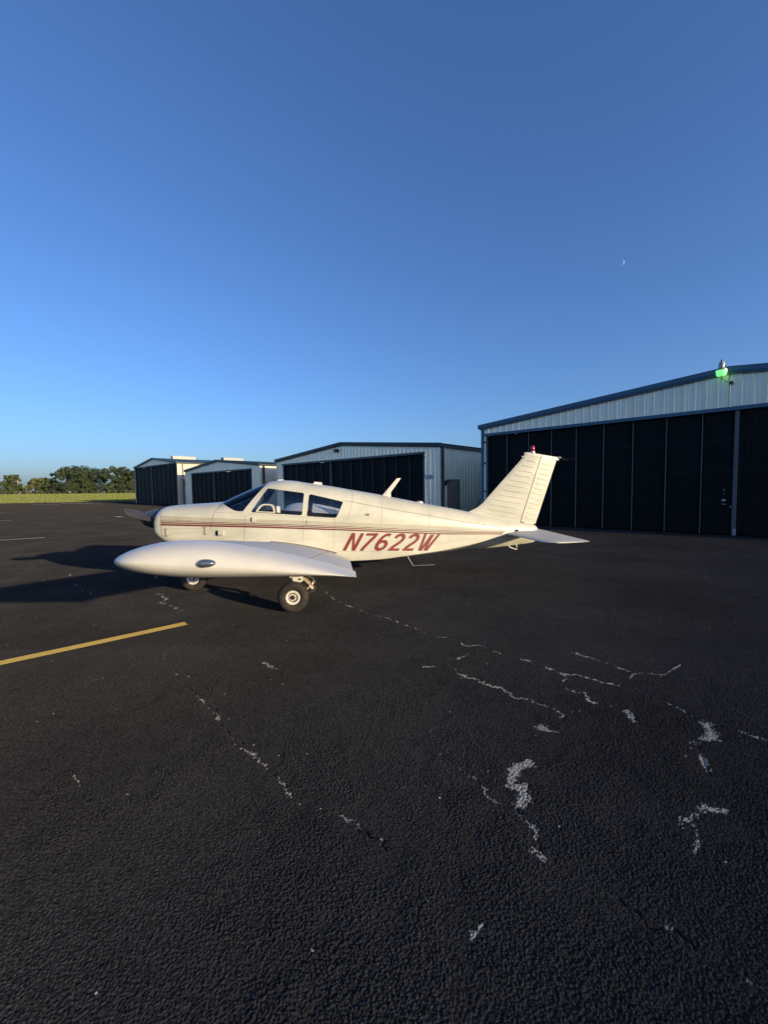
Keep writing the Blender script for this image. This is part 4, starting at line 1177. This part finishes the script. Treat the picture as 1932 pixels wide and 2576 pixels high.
rings.append([(x, y, slope_top(x) - .028) for x, y, _ in fin_ring(2.33, lerp_tab(HNG, 2.335) - .008, -4.755, .028, False)])
rud = MB().loft(rings).build('rudder', 'paint', AC, True, 40)
# tip caps
MB().loft([cap(2.33, -4.11, lerp_tab(HNG, 2.34) + .004, .046, True, .040), cap(2.33, -4.11, lerp_tab(HNG, 2.34) + .004, .046, True, .004), cap(2.34, -4.16, lerp_tab(HNG, 2.34) + .004, .026, True, -.012)]).build('fin_cap', 'paint_top', fin, True, 40)
MB().loft([[(x, y, slope_top(x) - zo) for x, y, _ in fin_ring(2.33, lerp_tab(HNG, 2.34) - .006, -4.785, th, False)] for zo, th in ((.045, .036), (.004, .036), (-.010, .022))]).build('rudder_cap', 'paint_top', rud, True, 40)
# pressed stiffener beads, tilted with the fuselage
def fin_half(x, z, part):
    if part == 'fin': xl, xt, th = lerp_tab(LEAD, z), lerp_tab(HNG, z) + .006, .052 - .012 * (z - 1) / 1.3; t = (xl - x) / (xl - xt); return th * math.sqrt(max(0, min(1, t))) * 1.2 * (1 - .35 * t)
    xl, xt, th = lerp_tab(HNG, z) - .008, lerp_tab(TRL, z), .040 - .010 * (z - 1) / 1.3; t = (xl - x) / (xl - xt); return th * (1 - .9 * max(0, min(1, t)))
def bead(xa, xb, za, part, parent):
    for side in (1, -1):
        mb = MB(); rings = []
        for i in range(9):
            t = i / 8; x = xa + (xb - xa) * t; z = za - .165 * (xa - x); s = .0125 * min(1, (1 - abs(2 * t - 1)) * 6 + .15)
            y = fin_half(x, z, part)
            rings.append([(x, side * (y + s * .75 * math.sin(a) - .001), z + s * 1.25 * math.cos(a)) for a in [math.pi * k / 6 for k in range(7)]])
        mb.loft(rings); mb.build('stiffener_bead', 'paint', parent, True, 60)
for i in range(12):
    z = 1.262 + .0885 * i
    xa = lerp_tab(LEAD, max(z, 1.40)) - (.095 if i else .13); xb = lerp_tab(HNG, z) + .055
    if i == 0: xa = -3.36
    if xa - xb > .08: bead(xa, xb, z + .0, 'fin', fin)
for i in range(13):
    z = 1.09 + .0905 * i
    xa = lerp_tab(HNG, z) - .040; xb = lerp_tab(TRL, z) + .045
    bead(xa, xb, z, 'rudder', rud)
# beacon
bc = MB().lathe([(.040, -.03), (.040, .02), (.034, .03), (.0, .03)], (-4.275, 0, 2.375), 'z', 20).build('beacon_base', 'paint_top', fin, True)
MB().lathe([(.030, .031), (.037, .055), (.036, .095), (.025, .125), (.0, .138)], (-4.275, 0, 2.375), 'z', 20).build('beacon_lens', 'red_glass', fin, True)
MB().tube([(-4.06, .0, 2.305), (-4.13, .02, 2.297)], .012).build('antenna_mount', 'paint_top', fin)
MB().tube([(-4.77, .0, 2.285), (-4.81, .03, 2.276)], .016).build('antenna_mount', 'paint_top', rud)
MB().tube([(-4.81, .03, 2.276), (-5.04, .16, 2.235)], .004).build('aerial_rod', 'black', rud)
MB().tube([(-4.81, -.03, 2.276), (-5.04, -.16, 2.235)], .004).build('aerial_rod', 'black', rud)
# stabilator
def stab_ring(y, n=12):
    a = abs(y); e = max(0, (a - 1.36) / .17)
    xl = -3.70 - .05 * a - (.16 * e * e); xt = -4.46 - .03 * a + .03 * e * e
    z0, z1 = .885 + .004 * a, .935 - .025 * a
    th = .042 * (1 - .55 * e * e)
    r = []
    for i in range(n + 1):
        t = (1 - math.cos(math.pi * i / n)) / 2
        r.append((xl + (xt - xl) * t, y, z0 + (z1 - z0) * t + th * 2.6 * (.2969 * math.sqrt(t) - .126 * t - .3516 * t * t + .2843 * t ** 3 - .1036 * t ** 4) * 1.9))
    lo = [(x, yy, 2 * (z0 + (z1 - z0) * ((x - xl) / (xt - xl))) - z) for x, yy, z in r[1:-1]]
    return r + lo[::-1]
for side in (1, -1):
    st = MB().loft([stab_ring(side * y) for y in (.03, .2, .5, .9, 1.25, 1.36, 1.42, 1.47, 1.505, 1.53)]).build('stabilator', 'paint_dull', AC, True, 40)
    v = [(-4.28, side * .35, .965), (-4.30, side * 1.33, .948), (-4.293, side * 1.33, .948), (-4.273, side * .35, .965)]
    obj('trim_tab_gap', v, [(0, 1, 2, 3)], 'seam', st)
MB().lathe([(.02, 0), (.02, .05), (0, .055)], (-3.92, ysurf(-3.92, .93) - .01, .945), 'y', 10).build('stabilator_pivot', 'black', AC, True)
# tie-down ring below the tail
MB().tube([(-3.80, 0, .66), (-3.83, 0, .615), (-3.95, 0, .57), (-3.985, 0, .575), (-3.975, 0, .62), (-3.955, 0, .665)], .011).build('tail_tiedown', 'paint_top', AC, True)
# --- aerials, vents on top and below
MB().loft([[(x, y, z) for x, y, z in ((a[0], a[2] * math.cos(w) * 0 + (a[2] * math.sin(w)), a[1] + .0) for w in [0])] for a in ((0, 0, 0),)] * 0 or [[( -1.43, .0, 1.612), (-1.50, .018, 1.60), (-1.60, 0, 1.575), (-1.50, -.018, 1.60)], [(-1.50, 0, 1.69), (-1.54, .014, 1.685), (-1.595, 0, 1.675), (-1.54, -.014, 1.685)], [(-1.705, 0, 1.925), (-1.73, .008, 1.928), (-1.785, 0, 1.930), (-1.73, -.008, 1.928)]]).build('blade_aerial', 'paint_top', AC, True, 40)
MB().lathe([(.07, -.02), (.066, .008), (.045, .024), (.0, .028)], (-2.12, 0, 1.482), 'z', 20).build('dome_aerial', 'paint_top', AC, True)
MB().loft([[(-.19, -.05, 1.83), (-.19, .05, 1.83), (-.365, .05, 1.80), (-.365, -.05, 1.80)], [(-.235, -.035, 1.882), (-.235, .035, 1.882), (-.36, .035, 1.866), (-.36, -.035, 1.866)]]).build('roof_ventilator', 'paint_top', AC)
MB().loft([[(.42, -.05, 1.895), (.42, .05, 1.895), (.30, .05, 1.895), (.30, -.05, 1.895)], [(.395, -.03, 1.928), (.395, .03, 1.928), (.32, .03, 1.930), (.32, -.03, 1.930)]]).build('roof_vent', 'paint_top', AC)
MB().tube([(-1.86, 0, .55), (-1.995, 0, .318), (-2.40, 0, .325)], .0042).build('whip_aerial', 'galv', AC)

# --- landing gear
def wheel(cx, cy, cz, out, name='wheel'):
    e = empty(name, (cx, cy, cz), 0, AC)
    Rr = .2165
    pr = []
    for k in range(25):
        a = 2 * math.pi * k / 24
        c, s = math.cos(a), math.sin(a)
        pr.append((.152 + .0655 * (abs(c) ** .8) * (1 if c > 0 else -1), .078 * (abs(s) ** .75) * (1 if s > 0 else -1)))
    MB().lathe(pr[:-1], (0, 0, 0), 'y', 48, True).build('tyre', 'rubber', e, True, 60)
    for dd in (.018, -.018, .045, -.045):
        MB().lathe([(.2145 - (.003 if abs(dd) > .03 else 0), dd - .003), (.2185 - (.004 if abs(dd) > .03 else 0), dd - .002), (.2185 - (.004 if abs(dd) > .03 else 0), dd + .002), (.2145 - (.003 if abs(dd) > .03 else 0), dd + .003)], (0, 0, 0), 'y', 48, True).build('tread_rib', 'rubber', e, True)
    o = out
    MB().lathe([(.104, .045 * o), (.104, .060 * o), (.098, .066 * o), (.072, .062 * o), (.066, .050 * o), (.066, .02 * o)], (0, 0, 0), 'y', 40).build('rim', 'rim', e, True, 40)
    MB().lathe([(.064, .02 * o), (.064, .046 * o), (.056, .050 * o), (.048, .034 * o), (.034, .034 * o), (.032, .056 * o), (.022, .060 * o), (.020, .070 * o), (.0, .070 * o)], (0, 0, 0), 'y', 32).build('hub', 'hub', e, True, 30)
    for k in range(6):
        a = 2 * math.pi * k / 6
        MB().lathe([(.007, .034 * o), (.007, .052 * o), (0, .052 * o)], (.050 * math.cos(a), 0, .050 * math.sin(a)), 'y', 8).build('hub_bolt', 'galv', e)
    MB().lathe([(.104, -.045 * o), (.104, -.060 * o), (.07, -.062 * o), (.06, -.02 * o)], (0, 0, 0), 'y', 32).build('inner_rim', 'rim', e, True, 40)
    return e
for side in (1, -1):
    y = side * 1.535
    wheel(0, y, .2165, side)
    ys = side * 1.42
    leg = MB()
    leg.prism([(.075, .78), (.060, .50), (.030, .435), (-.06, .422), (-.125, .435), (-.140, .50), (-.165, .78)], ys - .045, ys + .045)
    lg = leg.build('leg_fairing', 'paint_top', AC)
    MB().prism([(.012, .47), (-.005, .43), (-.10, .415), (-.138, .43), (-.142, .505), (.012, .485)], side * 1.468, side * 1.505).build('leg_bracket', 'paint_top', lg)
    MB().lathe([(.014, 0), (.014, .012), (0, .012)], (-.095, side * 1.505, .46), 'y', 12).build('bolt', 'hub', lg)
    MB().tube([(-.02, ys, .44), (-.02, ys, .20)], .032, 12).build('oleo_piston', 'chrome', lg, True)
    MB().tube([(0, ys, .2165), (0, side * 1.52, .2165)], .028, 12).build('axle', 'hub', lg, True)
    tl = MB(); tl.prism([(-.13, .455), (-.155, .47), (-.265, .375), (-.275, .35), (-.24, .345)], ys - .03, ys + .05)
    tl.build('torque_link', 'rust', lg)
    tl = MB(); tl.prism([(-.275, .365), (-.255, .335), (-.20, .30), (-.06, .215), (-.05, .25), (-.19, .325)], ys - .025, ys + .055)
    tl.build('torque_link', 'rust', lg)
    for px_, pz_ in ((-.270, .385), (-.262, .318), (-.235, .345)):
        MB().lathe([(.018, 0), (.018, .10), (.012, .108), (0, .108)], (px_, ys - .04 if side > 0 else ys - .06, pz_), 'y', 12).build('link_pin', 'rim', lg, True)
    MB().tube([(-.11, ys + side * .02, .52), (-.19, ys + side * .03, .490), (-.27, ys + side * .04, .465), (-.315, ys + side * .05, .405), (-.318, ys + side * .05, .335), (-.28, ys + side * .05, .275), (-.20, ys + side * .04, .245), (-.12, ys, .24)], .0075, 8).build('brake_hose', 'hose', lg, True)
    MB().bbox(-.13, -.04, ys + side * .02 - .02, ys + side * .02 + .02, .17, .27, .008).build('brake_caliper', 'hub', lg)
wheel(1.905, 0.0, .2165, 1)
nl = MB().tube([(1.83, 0, .72), (1.86, 0, .52)], .048, 14).build('nose_leg', 'paint_top', AC, True)
MB().tube([(1.855, 0, .54), (1.872, 0, .44)], .030, 12).build('oleo_piston', 'chrome', nl, True)
for s in (1, -1):
    MB().tube([(1.872, s * .02, .455), (1.875, s * .10, .44), (1.895, s * .105, .30), (1.905, s * .105, .215)], .018, 10).build('fork', 'paint_top', nl, True)
MB().tube([(1.905, -.115, .2165), (1.905, .115, .2165)], .016, 10).build('axle', 'hub', nl, True)
MB().tube([(1.80, 0, .60), (1.775, 0, .50), (1.85, 0, .43)], .014, 8).build('torque_link', 'paint_top', nl, True)

# --- cabin
MB().loft([[(.98, y, z) for y, z in ((-.47, 1.10), (.47, 1.10), (.47, 1.36), (.30, 1.425), (-.30, 1.425), (-.47, 1.36))], [(.78, y, z) for y, z in ((-.47, 1.06), (.47, 1.06), (.47, 1.33), (.30, 1.405), (-.30, 1.405), (-.47, 1.33))]]).build('instrument_panel', 'black', AC)
MB().bbox(-1.2, .95, -.46, .46, .66, .72, .01).build('cabin_floor', 'interior', AC)
def seat(x, y, w, hb, material, rear=False):
    s = empty('seat', (x, y, .72), 0, AC)
    MB().bbox(-.22, .24, -w, w, .12, .28, .04).build('cushion', material, s, True, 40)
    MB().loft([[(-.16, -w, .26), (-.16, w, .26), (-.27, w, .26), (-.27, -w, .26)], [(-.24, -w * .98, hb - .10), (-.24, w * .98, hb - .10), (-.33, w * .98, hb - .10), (-.33, -w * .98, hb - .10)], [(-.27, -w * .75, hb), (-.27, w * .75, hb), (-.33, w * .75, hb), (-.33, -w * .75, hb)]]).build('backrest', material, s, True, 50)
    MB().tube([(-.25, -w * .98, .3), (-.285, -w * 1.0, hb - .10), (-.30, -w * .76, hb + .006), (-.30, w * .76, hb + .006), (-.285, w * 1.0, hb - .10), (-.25, w * .98, .3)], .016, 8).build('piping', 'piping', s, True)
    return s
seat(.32, .26, .20, .56, 'interior'); seat(.32, -.26, .20, .56, 'interior')
seat(-.42, 0, .42, .66, 'seatblue')
for s in (1, -1):
    MB().tube([(.80, s * .26, 1.26), (.66, s * .26, 1.27)], .012).build('yoke_shaft', 'black', AC)
    MB().tube([(.66, s * .26 - .14, 1.34), (.65, s * .26 - .13, 1.26), (.65, s * .26, 1.25), (.65, s * .26 + .13, 1.26), (.66, s * .26 + .14, 1.34)], .014).build('control_yoke', 'black', AC, True)
MB().tube([(.90, -.02, 1.41), (.55, -.02, 1.845)], .012).build('windshield_brace', 'black', AC)
MB().bbox(.44, .50, .20, .34, 1.70, 1.76, .01).build('sun_visor', 'black', AC)

# ------------------------------------------------------------------ trees, fence, pole, moon
def tree(name, x, y, h, spread, leaf, label, seed, trunk=0.28, lobes=26, leaves=4200, lean=0.0, group='trees beyond the airfield fence', size=0.5, base_gap=0.12, limbs=7):
    r = random.Random(seed)
    z0 = G(x, y) - 0.03
    t = empty(name, (x, y, z0)); tag(t, label, 'tree', group)
    mb = MB()
    mb.tube([(0, 0, -.2), (lean * .2, 0, h * .22), (lean * .5, .1, h * .5), (lean * .6, 0, h * .8)], [trunk * 1.3, trunk, trunk * .6, trunk * .15], 8)
    cl = []
    lobes = int(lobes * 2.2); leaves = int(leaves * 1.9)
    for i in range(lobes):
        a = r.uniform(0, 6.283); u = r.random() ** .6
        zz = base_gap * .5 + (.94 - base_gap * .5) * r.random() ** .85
        prof = math.sin(min(1.0, (zz - base_gap * .6) / .98) * math.pi * .82 + .35) ** .8
        c = Vector((math.cos(a) * u * spread * prof + lean * zz, math.sin(a) * u * spread * prof, zz * h))
        cl.append((c, r.uniform(.17, .30) * spread * (1.1 - .45 * zz)))
    for c, rad in r.sample(cl, min(limbs, len(cl))):
        s = Vector((lean * .3, 0, h * r.uniform(.2, .45)))
        mb.tube([s, s.lerp(c, .5) + Vector((0, 0, h * .04)), c], [trunk * .45, trunk * .28, trunk * .08], 6)
    mb.build('trunk', 'bark', t, True)
    v, f = [], []
    tot = sum(q[1] ** 2 for q in cl)
    for c, rad in cl:
        for _ in range(int(leaves * rad * rad / tot)):
            d = Vector((r.gauss(0, 1), r.gauss(0, 1), r.gauss(0, 1))).normalized()
            p = c + Vector((d.x, d.y, d.z * .8)) * rad * r.random() ** .28 * (1 + .25 * (r.random() < .12))
            n = (d + Vector((r.uniform(-1, 1), r.uniform(-1, 1), r.uniform(-.4, 1.1)))).normalized()
            e1 = n.orthogonal().normalized() * size * r.uniform(.5, 1.1); e2 = n.cross(e1).normalized() * size * r.uniform(.35, .8)
            k = len(v); v += [p - e1, p + e2 * .7, p + e1, p - e2 * .7]; f.append((k, k + 1, k + 2, k + 3))
    obj('crown', v, f, leaf, t)
    return t
TREES = [
 (-150.0, 205, 13.8, 10.0, 'leaf_dark', 'tallest dark oak left of the hangars with a limb reaching left', 46, 9000, 0),
 (-160.2, 204, 10.4, 3.6, 'leaf_dark', 'loose ragged tree crown on the left flank of the tallest oak', 14, 1300, -2),
 (-133.0, 207, 13.4, 7.6, 'leaf_dark', 'broad dark tree between the tallest oak and the hangar-side tree', 36, 6000, 0),
 (-124.5, 208, 12.6, 6.6, 'leaf_dark', 'dark tree touching the left edge of the farthest hangar', 30, 4800, 0),
 (-163.4, 203, 7.4, 4.2, 'leaf_mid', 'round mid green tree left of the tallest oak', 22, 3000, 0),
 (-184.5, 206, 9.6, 5.0, 'leaf_mid', 'green tree cut by the left edge of the picture', 24, 3000, 0),
 (-176.0, 212, 8.4, 4.6, 'leaf_dark', 'low dark tree right of the utility pole', 18, 2000, 0),
 (-171.4, 207, 8.0, 4.2, 'leaf_yellow', 'yellowish tree between the utility pole and the oak', 18, 2000, 0),
]
for i, (x, y, hh, sp, lf, lab, lo, nl, ln) in enumerate(TREES):
    tree('broadleaf_tree', x, y, hh, sp, lf, lab, 100 + i, .30 if hh > 9 else .18, lo, nl, ln)
BUSH = [(-187, 200.5, 3.4, 2.8, 'leaf_mid', 'green bush at the fence by the left picture edge'), (-181.2, 200.8, 3.0, 2.7, 'leaf_mid', 'rounded green bush below the utility pole'),
        (-176.6, 200.6, 3.6, 2.8, 'leaf_mid', 'green bush at the fence right of the utility pole'), (-171.8, 200.7, 3.1, 2.4, 'leaf_yellow', 'yellow green bush in front of the yellowish tree'),
        (-167.4, 200.9, 3.3, 2.4, 'leaf_mid', 'green bush left of the round mid green tree'), (-157.8, 200.9, 3.8, 2.6, 'leaf_dark', 'dark undergrowth bush below the left limb of the oak'),
        (-150.2, 200.7, 3.2, 2.8, 'leaf_dark', 'dark undergrowth bush in front of the oak trunk'), (-143.6, 200.8, 3.6, 3.0, 'leaf_mid', 'green undergrowth bush right of the oak trunk'),
        (-137.6, 201, 3.2, 2.8, 'leaf_dark', 'dark undergrowth bush between the two tall trees'), (-131.2, 201, 3.5, 3.0, 'leaf_mid', 'green undergrowth bush below the broad dark tree'),
        (-124.6, 201, 3.2, 2.8, 'leaf_dark', 'dark undergrowth bush beside the farthest hangar')]
for i, (x, y, hh, sp, lf, lab) in enumerate(BUSH):
    b = tree('bush', x, y, hh * 1.4, sp * 1.4, lf, lab, 300 + i, .07, 14, 1100, 0, 'bushes along the airfield fence', .34, .03, 5)
    b['category'] = 'bush'
gr = random.Random(77)
v, f = [], []
for i in range(70000):
    y = 60 + 141 * gr.random() ** 1.25; x = gr.uniform(-1.12 * y - 6, -.50 * y + 4)
    if y < 63 and x > -52: y += 4
    if y > 66 and x > -.60 * y + 2 and gr.random() < .5: continue
    dp = (Vector((x, y, 0)) - row_point(0)); bb = dp.dot(-ROW_N); ss = dp.dot(-ROW_D)
    if bb > -3 and ss > -63 : continue
    z = G(x, y) - .04; a = gr.uniform(0, 3.14); w = gr.uniform(.10, .28); hh = gr.uniform(.03, .08)
    ca, sa = math.cos(a) * w, math.sin(a) * w; lx_, ly_ = gr.uniform(-.06, .06), gr.uniform(-.06, .06); k = len(v)
    v += [(x - ca, y - sa, z), (x + ca, y + sa, z), (x + ca * .7 + lx_, y + sa * .7 + ly_, z + .03 + hh), (x - ca * .8 + lx_, y - sa * .8 + ly_, z + .03 + hh * .8)]; f.append((k, k + 1, k + 2, k + 3))
go = obj('grass_tufts', v, f, 'blade_grass', None); go['kind'] = 'stuff'; go['label'] = 'mown yellow green grass between the tarmac and the trees'; go['category'] = 'grass'
fe = empty('wire_fence', (0, 0, 0)); tag(fe, 'low wire fence of grey posts along the far edge of the grass', 'fence')
FX = [-202 + 2.62 * i for i in range(38)]
fy = lambda x: 198.0 + (x + 150) * 0.02
for i, x in enumerate(FX):
    z = G(x, fy(x)); MB().tube([(x, fy(x), z - .3), (x, fy(x), z + 1.25)], .05, 6).build('post', 'fence', fe)
for hgt in (1.18, .80, .42):
    mb = MB(); mb.tube([(x, fy(x) + .03, G(x, fy(x)) + hgt) for x in FX], .030 if hgt > 1 else .018, 5); mb.build('rail', 'fence', fe)
mb = MB(); mb.bbox(-150.3, -149.6, 197.9, 197.93, G(-150, 198) + .62, G(-150, 198) + 1.05, .005)
fs = mb.build('notice_board', 'piping', None); tag(fs, 'tiny white notice on the far wire fence', 'sign')
up = empty('utility_pole', (-179.0, 203, G(-179, 203))); tag(up, 'pale wooden utility pole among the trees at far left', 'utility pole')
MB().tube([(0, 0, -.3), (0, 0, 6.6)], [.26, .20], 10).build('shaft', 'pole', up, True)
MB().bbox(-1.1, 1.1, -.07, .07, 6.0, 6.18, .02).build('crossarm', 'pole', up)
# half moon: lit part of a far globe
md = Vector((0.58456, 1.03207, 0.53762)).normalized(); dist = 9000.0
rad = dist * 0.0040
rgt = md.cross(Vector((0, 0, 1))).normalized(); upm = rgt.cross(md).normalized()
tilt = R(-14); r2 = rgt * math.cos(tilt) + upm * math.sin(tilt); u2 = upm * math.cos(tilt) - rgt * math.sin(tilt)
v, f = [], []
NA, NB = 16, 16
for i in range(NA + 1):
    la = -math.pi / 2 + math.pi * i / NA
    for j in range(NB + 1):
        lo = R(12) + R(78) * j / NB
        v.append(md * dist + (r2 * math.sin(lo) * math.cos(la) + u2 * math.sin(la) - md * math.cos(lo) * math.cos(la)) * rad)
for i in range(NA):
    for j in range(NB):
        a = i * (NB + 1) + j; f.append((a, a + 1, a + NB + 2, a + NB + 1))
mo = obj('moon', v, f, 'moon', None, True); tag(mo, 'small pale half moon in the blue sky above the hangars', 'moon')
